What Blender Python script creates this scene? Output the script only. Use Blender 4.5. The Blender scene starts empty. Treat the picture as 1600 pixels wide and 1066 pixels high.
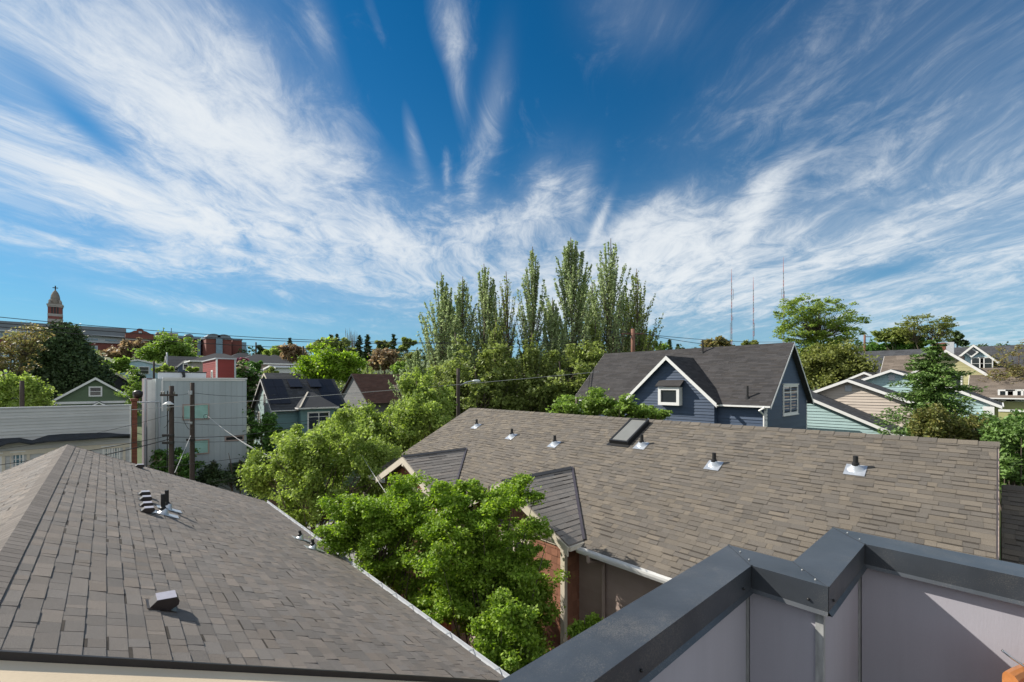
import bpy, math, random
import numpy as np
from mathutils import Vector as V3
random.seed(7); RNG = np.random.default_rng(11)
SC = bpy.context.scene; COL = SC.collection
CZ = 10.0                                   # camera height above the near ground
FX = 695.0; S_, C_ = math.sin(math.radians(42.4)), math.cos(math.radians(42.4))
UP = V3((0, 0, 1)); EX = V3((1, 0, 0)); EY = V3((0, 1, 0))

# ---- sighting helpers: a direction and a real distance (or a real plane) give a place in the world
def ray(px, py):
    u = (px - 800) / FX; v = (600 - py) / FX
    return V3((S_ + C_ * u, C_ - S_ * u, v))
def P(px, py, d): return V3((0, 0, CZ)) + ray(px, py) * d
def onX(px, py, X): r = ray(px, py); return V3((0, 0, CZ)) + r * (X / r.x)
def onY(px, py, Y): r = ray(px, py); return V3((0, 0, CZ)) + r * (Y / r.y)
def hit(px, py, O, N):
    r = ray(px, py); o = V3((0, 0, CZ)); return o + r * ((O - o).dot(N) / r.dot(N))
HP = [(0, 0), (55, 0), (90, 5), (150, 10), (250, 20), (350, 28), (500, 35), (700, 38), (4000, 38)]
def gz(x, y):
    D = math.hypot(x, y)
    for (a, ha), (b, hb) in zip(HP, HP[1:]):
        if D <= b: return ha + (hb - ha) * (D - a) / (b - a)
    return 38.0

# ---- materials
def nn(nt, t, **k):
    n = nt.nodes.new(t)
    for a, b in k.items(): setattr(n, a, b)
    return n
def mat(name, col, rough=0.8, isl=0.0, isl_hue=0.0, n_amt=0.0, n_scale=8.0, bump=0.0, b_scale=40.0, metal=0.0, col2=None,
        trans=0.0, spec=0.5, stretch=(1, 1, 1), speck=0.0, coat=0.0, dust=0.0):
    m = bpy.data.materials.new(name); m.use_nodes = True; nt = m.node_tree; nt.nodes.clear()
    L = nt.links.new
    out = nn(nt, 'ShaderNodeOutputMaterial'); bs = nn(nt, 'ShaderNodeBsdfPrincipled')
    bs.inputs['Roughness'].default_value = rough; bs.inputs['Metallic'].default_value = metal
    bs.inputs['Specular IOR Level'].default_value = spec
    bs.inputs['Coat Weight'].default_value = coat
    c = nn(nt, 'ShaderNodeRGB'); c.outputs[0].default_value = (*col, 1); cur = c.outputs[0]
    tc = nn(nt, 'ShaderNodeTexCoord'); mp = nn(nt, 'ShaderNodeMapping'); mp.inputs['Scale'].default_value = stretch
    L(tc.outputs['Object'], mp.inputs['Vector'])
    if isl or col2:
        g = nn(nt, 'ShaderNodeNewGeometry')
        if col2:
            mx = nn(nt, 'ShaderNodeMix', data_type='RGBA'); L(cur, mx.inputs['A']); mx.inputs['B'].default_value = (*col2, 1)
            pw = nn(nt, 'ShaderNodeMath', operation='POWER'); L(g.outputs['Random Per Island'], pw.inputs[0]); pw.inputs[1].default_value = 1.6
            L(pw.outputs[0], mx.inputs['Factor']); cur = mx.outputs['Result']
        if isl:
            ml = nn(nt, 'ShaderNodeMath', operation='MULTIPLY'); L(g.outputs['Random Per Island'], ml.inputs[0]); ml.inputs[1].default_value = 7.31
            fr = nn(nt, 'ShaderNodeMath', operation='FRACT'); L(ml.outputs[0], fr.inputs[0])
            mr = nn(nt, 'ShaderNodeMapRange'); L(fr.outputs[0], mr.inputs[0]); mr.inputs[3].default_value = 1 - isl; mr.inputs[4].default_value = 1 + isl
            hs = nn(nt, 'ShaderNodeHueSaturation'); L(cur, hs.inputs['Color']); L(mr.outputs[0], hs.inputs['Value'])
            if isl_hue:
                mh = nn(nt, 'ShaderNodeMapRange'); L(g.outputs['Random Per Island'], mh.inputs[0]); mh.inputs[3].default_value = .5 - isl_hue; mh.inputs[4].default_value = .5 + isl_hue
                L(mh.outputs[0], hs.inputs['Hue'])
            cur = hs.outputs[0]
    def noise(scale, det=5):
        n = nn(nt, 'ShaderNodeTexNoise'); n.inputs['Scale'].default_value = scale; n.inputs['Detail'].default_value = det
        n.inputs['Roughness'].default_value = .62; L(mp.outputs[0], n.inputs['Vector']); return n.outputs['Fac']
    if n_amt:
        f = noise(n_scale); mr = nn(nt, 'ShaderNodeMapRange'); L(f, mr.inputs[0]); mr.inputs[1].default_value = .25; mr.inputs[2].default_value = .75
        mr.inputs[3].default_value = 1 - n_amt; mr.inputs[4].default_value = 1 + n_amt
        hs = nn(nt, 'ShaderNodeHueSaturation'); L(cur, hs.inputs['Color']); L(mr.outputs[0], hs.inputs['Value']); cur = hs.outputs[0]
    if speck:
        f = noise(420, 1); mr = nn(nt, 'ShaderNodeMapRange'); L(f, mr.inputs[0]); mr.inputs[1].default_value = .3; mr.inputs[2].default_value = .7
        mr.inputs[3].default_value = 1 - speck; mr.inputs[4].default_value = 1 + speck
        hs = nn(nt, 'ShaderNodeHueSaturation'); L(cur, hs.inputs['Color']); L(mr.outputs[0], hs.inputs['Value']); cur = hs.outputs[0]
    if dust:
        mu = nn(nt, 'ShaderNodeMath', operation='MULTIPLY'); L(noise(240, 2), mu.inputs[0]); L(noise(3.2, 4), mu.inputs[1])
        mr = nn(nt, 'ShaderNodeMapRange'); L(mu.outputs[0], mr.inputs[0]); mr.inputs[1].default_value = .29; mr.inputs[2].default_value = .42; mr.inputs[4].default_value = dust
        mx = nn(nt, 'ShaderNodeMix', data_type='RGBA'); L(mr.outputs[0], mx.inputs['Factor']); L(cur, mx.inputs['A']); mx.inputs['B'].default_value = (.3, .27, .23, 1); cur = mx.outputs['Result']
    L(cur, bs.inputs['Base Color'])
    if bump:
        b = nn(nt, 'ShaderNodeBump'); b.inputs['Strength'].default_value = bump; b.inputs['Distance'].default_value = .02
        L(noise(b_scale, 3), b.inputs['Height']); L(b.outputs[0], bs.inputs['Normal'])
    res = bs.outputs[0]
    if trans:
        tr = nn(nt, 'ShaderNodeBsdfTranslucent'); h2 = nn(nt, 'ShaderNodeHueSaturation'); L(cur, h2.inputs['Color']); h2.inputs['Value'].default_value = 1.5; h2.inputs['Saturation'].default_value = 1.1
        L(h2.outputs[0], tr.inputs[0]); ms = nn(nt, 'ShaderNodeMixShader'); ms.inputs[0].default_value = trans
        L(bs.outputs[0], ms.inputs[1]); L(tr.outputs[0], ms.inputs[2]); res = ms.outputs[0]
    L(res, out.inputs['Surface'])
    return m
M = {}
def mm(k, *a, **kw): M[k] = mat(k, *a, **kw)

# ---- meshes
class MB:
    def __init__(s): s.v = []; s.f = []; s.b = []
    def poly(s, pts):
        n = len(s.v); s.v += [tuple(p) for p in pts]; s.f.append(tuple(range(n, n + len(pts)))); return s
    def obox(s, o, a, b, c):
        o, a, b, c = V3(o), V3(a), V3(b), V3(c); n = len(s.v)
        s.v += [tuple(q) for q in (o, o+a, o+a+b, o+b, o+c, o+a+c, o+a+b+c, o+b+c)]
        fs = [(0,3,2,1),(4,5,6,7),(0,1,5,4),(1,2,6,5),(2,3,7,6),(3,0,4,7)]
        if a.cross(b).dot(c) < 0: fs = [f[::-1] for f in fs]
        s.f += [tuple(n+i for i in f) for f in fs]; return s
    def box(s, x0, x1, y0, y1, z0, z1): return s.obox((x0,y0,z0), (x1-x0,0,0), (0,y1-y0,0), (0,0,z1-z0))
    def prism(s, pts, off):
        pts = [V3(p) for p in pts]; off = V3(off); n = len(s.v); k = len(pts)
        s.v += [tuple(p) for p in pts] + [tuple(p + off) for p in pts]
        s.f.append(tuple(range(n + k - 1, n - 1, -1))); s.f.append(tuple(range(n + k, n + 2*k)))
        for i in range(k):
            j = (i+1) % k; s.f.append((n+i, n+j, n+k+j, n+k+i))
        return s
    def path(s, pts, radii, n=8, cap=True):
        pts = [V3(p) for p in pts]; b0 = len(s.v)
        for i, p in enumerate(pts):
            t = (pts[min(i+1, len(pts)-1)] - pts[max(i-1, 0)]).normalized()
            a = t.cross(UP) if abs(t.z) < .9 else t.cross(EX)
            a.normalize(); b = t.cross(a)
            r = radii[i] if isinstance(radii, (list, tuple)) else radii
            for k in range(n):
                an = 2*math.pi*k/n; s.v.append(tuple(p + a*(r*math.cos(an)) + b*(r*math.sin(an))))
        for i in range(len(pts)-1):
            for k in range(n):
                q = b0+i*n; k2 = (k+1) % n; s.f.append((q+k, q+k2, q+n+k2, q+n+k))
        if cap:
            s.f.append(tuple(b0+k for k in range(n))[::-1]); e = b0+(len(pts)-1)*n; s.f.append(tuple(e+k for k in range(n)))
        return s
    def tube(s, a, b, r0, r1=None, n=10): return s.path([a, b], [r0, r0 if r1 is None else r1], n)
    def lathe(s, c, prof, n=24, sq=False):      # prof: (radius, z)
        c = V3(c); b0 = len(s.v)
        for r, z in prof:
            for k in range(n):
                an = 2*math.pi*(k+.5)/n; s.v.append(tuple(c + V3((r*math.cos(an), r*math.sin(an), z))))
        for i in range(len(prof)-1):
            for k in range(n):
                q = b0+i*n; k2 = (k+1) % n; s.f.append((q+k, q+k2, q+n+k2, q+n+k))
        e = b0+(len(prof)-1)*n; s.f.append(tuple(e+k for k in range(n))); s.f.append(tuple(b0+k for k in range(n))[::-1]); return s

def clip(poly, rect):
    u0, v0, u1, v1 = rect; out = poly
    for ax, val, sgn in ((0,u0,1),(0,u1,-1),(1,v0,1),(1,v1,-1)):
        if not out: return out
        res = []
        for i in range(len(out)):
            a, b = out[i-1], out[i]; da = (a[ax]-val)*sgn; db = (b[ax]-val)*sgn
            if (da >= 0) != (db >= 0):
                t = da/(da-db); res.append((a[0]+(b[0]-a[0])*t, a[1]+(b[1]-a[1])*t))
            if db >= 0: res.append(b)
        out = res
    return out
def cover(mb, poly, U, V, rowh, wmin, wmax, thick, base=True, gap=.004, rnd=None, vary=.5, band=0):
    """overlapping shingles or lap boards as real raised pieces over a flat convex polygon"""
    rnd = rnd or random; U = V3(U).normalized(); V = V3(V).normalized(); N = U.cross(V); poly = [V3(p) for p in poly]; O = poly[0]
    q = [((p-O).dot(U), (p-O).dot(V)) for p in poly]
    if sum(q[i-1][0]*q[i][1]-q[i][0]*q[i-1][1] for i in range(len(q))) < 0: q = q[::-1]
    us = [a for a, b in q]; vs = [b for a, b in q]
    if base: mb.poly([O+U*a+V*b for a, b in q])
    v = min(vs)
    while v < max(vs)-1e-6:
        u = min(us) - rnd.random()*wmax
        while u < max(us):
            w = rnd.uniform(wmin, wmax); c = clip(q, (u, v, u+w-gap, v+rowh))
            if len(c) >= 3:
                t = thick*(1 - vary*rnd.random()); n = len(mb.v); k = len(c)
                for a, b in c: mb.v.append(tuple(O+U*a+V*b+N*(.001+t*(1-.93*(b-v)/rowh))))
                for a, b in c: mb.v.append(tuple(O+U*a+V*b-N*.004))
                mb.f.append(tuple(range(n, n+k)))
                for i in range(k): j = (i+1) % k; mb.f.append((n+j, n+i, n+k+i, n+k+j))
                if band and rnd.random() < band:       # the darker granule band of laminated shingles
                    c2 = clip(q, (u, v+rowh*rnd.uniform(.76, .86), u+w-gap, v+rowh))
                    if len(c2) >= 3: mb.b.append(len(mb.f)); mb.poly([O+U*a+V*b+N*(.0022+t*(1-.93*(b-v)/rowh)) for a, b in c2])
            u += w
        v += rowh
    return mb

def mesh_obj(name, mb, m, smooth=False):
    me = bpy.data.meshes.new(name); me.from_pydata(mb.v, [], mb.f); me.update()
    if smooth: me.polygons.foreach_set('use_smooth', [True]*len(me.polygons))
    me.materials.append(M[m] if isinstance(m, str) else m)
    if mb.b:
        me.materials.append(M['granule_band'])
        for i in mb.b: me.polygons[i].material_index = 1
    o = bpy.data.objects.new(name, me); COL.objects.link(o); return o
def thing(name, label, cat, loc, group=None):
    o = bpy.data.objects.new(name, None); COL.objects.link(o); o.location = loc; o.empty_display_size = .3
    o['label'] = label; o['category'] = cat
    if group: o['group'] = group
    return o
def root_of(o):
    while o.parent: o = o.parent
    return o
def part(name, mb, m, parent, smooth=False, label=None):
    L = root_of(parent).location
    mb.v = [(a-L.x, b-L.y, c-L.z) for a, b, c in mb.v]
    o = mesh_obj(name, mb, m, smooth); o.parent = parent
    if label: o['label'] = label
    return o
def solo(name, mb, m, label=None, cat=None, group=None, kind=None, smooth=False):
    o = mesh_obj(name, mb, m, smooth)
    # give the single-mesh thing an origin at its own base
    if mb.v and kind is None:
        xs = [v[0] for v in mb.v]; ys = [v[1] for v in mb.v]; zs = [v[2] for v in mb.v]
        c = V3(((min(xs)+max(xs))/2, (min(ys)+max(ys))/2, min(zs)))
        a = np.array(mb.v) - np.array(c); o.data.vertices.foreach_set('co', a.ravel()); o.location = c
    if label: o['label'] = label
    if cat: o['category'] = cat
    if group: o['group'] = group
    if kind: o['kind'] = kind
    return o

def window(parent, O, U, w, h, N, fw=.09, proud=.05, mull=(), rail=(), frame='white_trim', glass='glass', sill=False, head=False, label=None):
    """O = lower left corner on the wall, U along the wall, N outward"""
    O = V3(O); U = V3(U).normalized(); N = V3(N).normalized(); b = MB(); Oo = O - N*.03; D = N*(proud+.03)
    b.obox(Oo, U*fw, UP*h, D); b.obox(Oo+U*(w-fw), U*fw, UP*h, D)
    b.obox(Oo+U*fw, U*(w-2*fw), UP*fw, D); b.obox(Oo+U*fw+UP*(h-fw), U*(w-2*fw), UP*fw, D)
    for t in mull: b.obox(Oo+U*(w*t-fw*.3)+UP*fw, U*fw*.6, UP*(h-2*fw), D*.9)
    for t in rail: b.obox(Oo+U*fw+UP*(h*t-fw*.2), U*(w-2*fw), UP*fw*.4, D*.8)
    if sill: b.obox(O-U*.05-UP*.05, U*(w+.1), UP*.05, N*(proud+.05))
    if head: b.obox(O-U*.06+UP*h, U*(w+.12), UP*.07, N*(proud+.04))
    f = part('window', b, frame, parent, label=label)
    g = MB(); g.obox(O+U*fw*.9+UP*fw*.9-N*.02, U*(w-1.8*fw), UP*(h-1.8*fw), N*.035); part('pane', g, glass, f)
    return f
# ---- material library (real-world base colours)
mm('shingle_warm', (.135,.122,.108), .9, isl=.1, col2=(.18,.155,.125), n_amt=.1, n_scale=.7, bump=.6, b_scale=300, speck=.4, spec=.2)
mm('shingle_grey', (.19,.176,.165), .9, isl=.13, col2=(.23,.2,.175), n_amt=.12, n_scale=.6, bump=.6, b_scale=300, speck=.4, spec=.2)
mm('shingle_valley', (.23,.212,.195), .9, isl=.12, col2=(.26,.23,.205), n_amt=.1, n_scale=2, bump=.5, b_scale=300, speck=.35, spec=.2)
mm('shingle_dark', (.052,.05,.052), .92, isl=.22, n_amt=.15, n_scale=.8, bump=.3, b_scale=200, speck=.25, spec=.2)
mm('shingle_charcoal', (.06,.063,.07), .92, isl=.2, n_amt=.15, n_scale=.8, spec=.2)
mm('shingle_brown', (.085,.045,.035), .92, isl=.2, n_amt=.12, n_scale=.8, spec=.2)
mm('shingle_tan', (.15,.125,.105), .92, isl=.2, n_amt=.15, n_scale=.5, spec=.2)
mm('ridge_cap', (.19,.17,.155), .9, isl=.15, bump=.5, b_scale=350, speck=.3, spec=.2)
mm('dark_metal', (.022,.02,.02), .45, n_amt=.2, n_scale=6)
mm('valley_metal', (.05,.043,.05), .35, n_amt=.2, n_scale=6)
mm('coping_metal', (.04,.047,.057), .36, n_amt=.28, n_scale=3.5, bump=.08, b_scale=7, spec=.6, speck=.08, dust=.24)
mm('brown_metal', (.028,.02,.018), .4, n_amt=.15, n_scale=12)
mm('hood_paint', (.3,.29,.34), .35, n_amt=.1, n_scale=20)
mm('galvanised', (.55,.58,.62), .38, metal=.55, n_amt=.15, n_scale=15, bump=.3, b_scale=22)
mm('black_pipe', (.012,.012,.013), .5)
mm('panel', (.37,.362,.41), .6, n_amt=.06, n_scale=2.2, bump=.06, b_scale=50, stretch=(4,4,.35), speck=.04)
mm('panel_trim', (.32,.33,.33), .55, n_amt=.35, n_scale=14, stretch=(4,4,.8))
mm('deck', (.25,.22,.19), .8, n_amt=.2, n_scale=4)
mm('beige_board', (.74,.6,.42), .6, n_amt=.07, n_scale=3, bump=.1, b_scale=90, stretch=(.4,1,1))
mm('white_trim', (.72,.72,.71), .5, n_amt=.06, n_scale=5)
mm('grey_trim', (.45,.47,.5), .5, n_amt=.1, n_scale=5)
mm('cream_trim', (.62,.56,.46), .55, n_amt=.08, n_scale=5)
mm('lap_taupe', (.34,.265,.235), .7, isl=.05, n_amt=.08, n_scale=3)
mm('wall_shake', (.27,.12,.075), .85, isl=.2, n_amt=.12, n_scale=4, bump=.3, b_scale=80)
mm('lap_navy', (.042,.068,.12), .6, isl=.08, n_amt=.08, n_scale=2)
mm('lap_teal', (.34,.48,.49), .6, isl=.05, n_amt=.06, n_scale=2)
mm('lap_teal_deep', (.13,.235,.25), .6, isl=.06, n_amt=.06, n_scale=2)
mm('lap_cream', (.52,.45,.39), .6, isl=.05, n_amt=.06, n_scale=2)
mm('lap_white', (.47,.48,.48), .6, isl=.06, n_amt=.1, n_scale=.7)
mm('lap_green', (.1,.15,.085), .7, isl=.06, n_amt=.08, n_scale=2)
mm('lap_black', (.03,.034,.042), .7, isl=.1)
mm('lap_grey', (.15,.15,.155), .75, isl=.15, n_amt=.1, n_scale=1)
mm('lap_blue', (.42,.58,.66), .7, isl=.05)
mm('lap_yellow', (.46,.44,.24), .7, isl=.05)
mm('lap_olive', (.38,.37,.16), .7, isl=.05)
mm('lap_red', (.22,.024,.02), .6, isl=.08, n_amt=.06, n_scale=2)
mm('wall_white', (.66,.67,.68), .7, n_amt=.05, n_scale=1)
mm('wall_steel', (.37,.42,.44), .5, isl=.04, n_amt=.1, n_scale=.6, stretch=(1,1,.25))
mm('wall_mauve', (.16,.13,.15), .7, n_amt=.1)
mm('brick_red', (.2,.062,.045), .85, isl=.1, n_amt=.15, n_scale=1.2)
mm('brick_orange', (.2,.072,.045), .85, isl=.2, n_amt=.2, n_scale=5)
mm('brick_far', (.19,.062,.05), .85, n_amt=.12, n_scale=.6)
mm('stone_pale', (.34,.31,.28), .85, n_amt=.15, n_scale=.5)
mm('dome_tile', (.22,.19,.16), .85, n_amt=.2, n_scale=.7)
mm('concrete_tan', (.33,.3,.27), .85, n_amt=.1, n_scale=.5)
mm('roof_far', (.16,.185,.215), .5, n_amt=.08, n_scale=.3)
mm('fascia_far', (.42,.46,.5), .5)
mm('glass', (.02,.025,.03), .06, spec=.9)
mm('glass_blue', (.1,.2,.27), .12, spec=.8, n_amt=.3, n_scale=.5)
mm('glass_blind', (.3,.52,.47), .25, spec=.7, n_amt=.12, n_scale=2)
mm('glass_frost', (.2,.2,.185), .3, spec=.7, n_amt=.1, n_scale=3)
mm('solar', (.02,.021,.028), .4, isl=.1, spec=.3)
mm('pole_wood', (.055,.042,.036), .9, n_amt=.35, n_scale=5, stretch=(6,6,.4), bump=.5, b_scale=14)
mm('pole_red', (.2,.1,.07), .9, n_amt=.3, n_scale=5, stretch=(6,6,.4))
mm('wire', (.02,.02,.022), .6)
mm('wire_pale', (.4,.4,.4), .5)
mm('tar', (.025,.03,.038), .85, n_amt=.3, n_scale=2)
mm('lamp_shell', (.55,.6,.62), .4)
mm('mast_red', (.42,.1,.08), .6); mm('mast_grey', (.2,.19,.2), .6)
mm('grass', (.06,.09,.028), .95, n_amt=.35, n_scale=.35, bump=.5, b_scale=6)
mm('asphalt', (.05,.05,.052), .9, n_amt=.15, n_scale=1.2, bump=.3, b_scale=60)
mm('pavement', (.28,.27,.25), .85, n_amt=.1, n_scale=1)
mm('soil', (.07,.05,.035), .95, n_amt=.3, n_scale=2)
mm('fence_wood', (.13,.075,.05), .85, isl=.2, n_amt=.2, n_scale=4, stretch=(1,1,.3))
mm('chair_wood', (.38,.15,.05), .28, n_amt=.25, n_scale=6, stretch=(1,6,6), coat=.3)
mm('chrome', (.6,.6,.62), .18, metal=1)
mm('cloth_red', (.3,.03,.03), .8)
mm('bark', (.12,.095,.075), .95, n_amt=.3, n_scale=6, stretch=(3,3,.5), bump=.6, b_scale=18)
mm('bark_pale', (.3,.27,.23), .9, n_amt=.3, n_scale=4, stretch=(3,3,.5))
mm('bark_red', (.2,.11,.1), .9, n_amt=.3, n_scale=4)
def leafm(k, c, c2, isl=.32, tr=.42, hue=.012, n=.22, ns=.8): mm(k, c, .55, isl=isl, isl_hue=hue, col2=c2, trans=tr, n_amt=n, n_scale=ns, spec=.35)
leafm('leaf_maple', (.14,.26,.028), (.36,.46,.07))
leafm('leaf_lime', (.19,.28,.05), (.38,.45,.13))
leafm('leaf_bright', (.17,.27,.05), (.27,.37,.09))
leafm('leaf_poplar', (.23,.3,.13), (.42,.48,.27), ns=.3)
leafm('leaf_mid', (.17,.22,.06), (.28,.33,.1), ns=.25)
leafm('leaf_olive', (.17,.2,.055), (.27,.29,.09), ns=.25)
leafm('leaf_rust', (.24,.17,.1), (.3,.23,.13), ns=.25)
leafm('leaf_orange', (.27,.22,.09), (.2,.22,.08), ns=.25)
leafm('leaf_plum', (0.16, 0.056, 0.08), (0.24, 0.096, 0.112))
leafm('leaf_pine', (.045,.08,.03), (.08,.12,.04), tr=.1, ns=.4)
leafm('leaf_fir', (.09,.17,.04), (.18,.27,.07), tr=.2, ns=.7)
leafm('leaf_far', (0.068, 0.105, 0.048), (0.105, 0.15, 0.068), tr=.2, ns=.2)
leafm('leaf_thuja', (.1,.13,.03), (.2,.17,.05), tr=.25, ns=1.4)
leafm('leaf_shrub', (0.072, 0.16, 0.032), (0.128, 0.24, 0.048), tr=.3)
leafm('blossom', (0.6, 0.52, 0.42), (0.5, 0.42, 0.25), tr=.3)
leafm('twig', (0.156, 0.13, 0.104), (0.195, 0.156, 0.117), tr=0)
mm('pole_dark', (.05,.04,.035), .9, n_amt=.35, n_scale=5, stretch=(6,6,.4))
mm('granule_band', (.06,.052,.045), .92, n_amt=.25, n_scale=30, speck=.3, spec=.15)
# ---- camera, sun, sky
cam = bpy.data.cameras.new('camera'); co = bpy.data.objects.new('camera', cam); COL.objects.link(co); SC.camera = co
co.location = (0, 0, CZ); co.rotation_euler = (math.radians(90), 0, math.radians(-42.4))
cam.sensor_width = 36; cam.lens = 36*FX/1600; cam.shift_y = 67/1600; cam.clip_end = 9000; cam.clip_start = .05
SUN = V3((-.55, 1, .82)).normalized()
sl = bpy.data.lights.new('sun', 'SUN'); sl.energy = 5.0; sl.angle = math.radians(.5); sl.color = (1, .93, .82)
so = bpy.data.objects.new('sun', sl); COL.objects.link(so); so.rotation_euler = (-SUN).to_track_quat('-Z', 'Y').to_euler(); so.location = SUN*200
SC.view_settings.view_transform = 'Standard'; SC.view_settings.look = 'None'; SC.view_settings.gamma = 1; SC.view_settings.use_curve_mapping = False
SC.view_settings.exposure = .52

w = bpy.data.worlds.new('World'); SC.world = w; w.use_nodes = True; w.cycles.sampling_method = 'MANUAL'; w.cycles.sample_map_resolution = 256; nt = w.node_tree; nt.nodes.clear(); LK = nt.links.new
def sock(x, n, i):
    if isinstance(x, (int, float)): n.inputs[i].default_value = x
    else: LK(x, n.inputs[i])
def mt(op, a, b=None, c=None, clamp=False):
    n = nn(nt, 'ShaderNodeMath', operation=op); n.use_clamp = clamp; sock(a, n, 0)
    if b is not None: sock(b, n, 1)
    if c is not None: sock(c, n, 2)
    return n.outputs[0]
sky = nn(nt, 'ShaderNodeTexSky', sky_type='NISHITA'); sky.sun_disc = False
sky.sun_elevation = math.asin(SUN.z); sky.sun_rotation = math.atan2(SUN.x, SUN.y); sky.altitude = 100; sky.air_density = 1.0; sky.dust_density = .35; sky.ozone_density = 2.2
tc = nn(nt, 'ShaderNodeTexCoord'); D = tc.outputs['Generated']
def dot(v):
    n = nn(nt, 'ShaderNodeVectorMath', operation='DOT_PRODUCT'); LK(D, n.inputs[0]); n.inputs[1].default_value = v; return n.outputs['Value']
f = dot((S_, C_, 0)); r = dot((C_, -S_, 0)); z = dot((0, 0, 1))
az = mt('MULTIPLY', mt('ARCTAN2', r, f), 57.2958); el = mt('MULTIPLY', mt('ARCSINE', z), 57.2958)
def AE(px, py):
    u = (px-800)/FX; v = (600-py)/FX; a = math.atan(u); return math.degrees(a), math.degrees(math.atan(v*math.cos(a)))
def add(lst):
    s = lst[0]
    for x in lst[1:]: s = mt('ADD', s, x)
    return s
# cirrus sheet at a fixed altitude: streaks run along the wind
zc = mt('MAXIMUM', mt('ADD', z, .1), .02)
t = mt('DIVIDE', r, zc); s = mt('DIVIDE', f, zc)
def comb(a, b, c=0.0):
    n = nn(nt, 'ShaderNodeCombineXYZ'); sock(a, n, 0); sock(b, n, 1); sock(c, n, 2); return n.outputs[0]
def noise(vec, scale, det, rough=.55, dist=0, col=False):
    n = nn(nt, 'ShaderNodeTexNoise'); n.inputs['Scale'].default_value = scale; n.inputs['Detail'].default_value = det
    n.inputs['Roughness'].default_value = rough; n.inputs['Distortion'].default_value = dist; LK(vec, n.inputs['Vector'])
    return n.outputs['Color' if col else 'Fac']
wc = noise(comb(t, s), .7, 3, .5, col=True)
sw = nn(nt, 'ShaderNodeSeparateColor'); LK(wc, sw.inputs[0])
tw = mt('ADD', t, mt('MULTIPLY', mt('SUBTRACT', sw.outputs[0], .5), .7)); sw2 = mt('ADD', s, mt('MULTIPLY', mt('SUBTRACT', sw.outputs[1], .5), 1.4))
streak = noise(comb(mt('MULTIPLY', tw, 3.0), mt('MULTIPLY', sw2, 1.15), 3.3), 1.0, 12, .68, .25)
fine = noise(comb(mt('MULTIPLY', tw, 8), mt('MULTIPLY', sw2, 5.0), 7.1), 1.0, 9, .7, .6)
big = noise(comb(tw, sw2, 1.7), .9, 4, .5, .3)
# broad masses: (px, py, half-widths in degrees, turn, weight)
def blob(px, py, sa, se, turn, wgt):
    a0, e0 = AE(px, py); ct, st = math.cos(math.radians(turn)), math.sin(math.radians(turn))
    da = mt('SUBTRACT', az, a0); de = mt('SUBTRACT', el, e0)
    p = mt('ADD', mt('MULTIPLY', da, ct/sa), mt('MULTIPLY', de, st/sa)); q = mt('ADD', mt('MULTIPLY', da, -st/se), mt('MULTIPLY', de, ct/se))
    e = mt('ADD', mt('MULTIPLY', p, p), mt('MULTIPLY', q, q))
    return mt('MULTIPLY', mt('EXPONENT', mt('MULTIPLY', e, -1)), wgt)
BL = [(40,50,15,7,-35,.30),(250,110,12,7,-42,.46),(400,190,11,5.5,-46,.50),(545,270,6,3.0,-52,.42),(60,262,15,2.6,-6,.55),(330,345,15,3.0,-9,.46),
      (600,375,11,3.4,-6,.50),(130,392,15,1.6,-4,.32),(480,425,9,1.2,-5,.26),(300,482,8,.8,-8,.36),(420,490,6,.5,-4,.2),(600,478,8,.5,-4,.12),
      (497,40,4,1.4,-62,.18),(700,45,3.2,2.0,-70,.26),(712,110,4.6,1.1,-80,.26),(650,232,4.2,.9,-72,.32),(698,265,2,.5,-88,.22),(768,180,5.2,1.5,76,.28),(738,290,3.5,1.2,80,.26),
      (590,40,4,.8,-60,.10),(845,315,4.5,2.6,60,.52),(770,350,6,2.6,0,.44),(905,300,3.5,1.6,70,.40),(935,352,3.2,.6,65,.42),(1060,370,8,3.2,8,.46),(1020,330,4,1.3,30,.36),(1190,300,4.2,1.5,35,.46),(1170,350,4,1.2,50,.34),(1080,430,12,3.4,0,.42),
      (1300,395,7,2.2,24,.34),(1450,215,16,1.5,27,.20),(1390,330,11,2.0,26,.26),(1540,300,8,8,0,.24),(1540,90,12,14,0,.17),(1290,110,13,8,22,.13),(1010,15,7,3.4,-15,.15),(1140,180,8,3,20,.06),
      (1500,455,18,7,4,.6),(880,465,22,5.5,0,.62),(1080,390,12,5,4,.3),(1500,330,14,7,20,.16),(640,330,8,4,0,.16),(250,200,20,14,-30,.12),
      (165,215,6,1.0,-35,-.26),(190,268,5,.8,-12,-.24),(120,190,4,.8,-35,-.14),(360,300,4,.8,-20,-.12),(560,305,1.8,.6,-60,-.14),(1380,425,4.5,1.1,6,-.30),(520,210,3,1,-50,-.1),(640,130,8,5,-60,-.08)]
back = mt('MULTIPLY', mt('SUBTRACT', .42, f, clamp=True), .8)  # unseen white cloud behind the camera, added to brighten walls in shade
BL = [(b[0], b[1], b[2], b[3], b[4], b[5]*(1 if b[5] < 0 else (.42 if b[0] > 1240 else .74))) for b in BL]
mask = mt('ADD', add([blob(*b) for b in BL]), back)
dens = add([mt('MULTIPLY', mask, 1.15), mt('MULTIPLY', mt('SUBTRACT', streak, .5), 2.1), mt('MULTIPLY', mt('SUBTRACT', fine, .5), 1.5), mt('MULTIPLY', mt('SUBTRACT', big, .5), 1.1), -.12])
mr = nn(nt, 'ShaderNodeMapRange', interpolation_type='SMOOTHSTEP'); LK(dens, mr.inputs[0]); mr.inputs[1].default_value = -.02; mr.inputs[2].default_value = .95
gate = mt('MULTIPLY', mt('ADD', mask, .10), 2.6, clamp=True)
st_ = mt('MULTIPLY', mt('MULTIPLY', mr.outputs[0], gate), .7)
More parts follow.
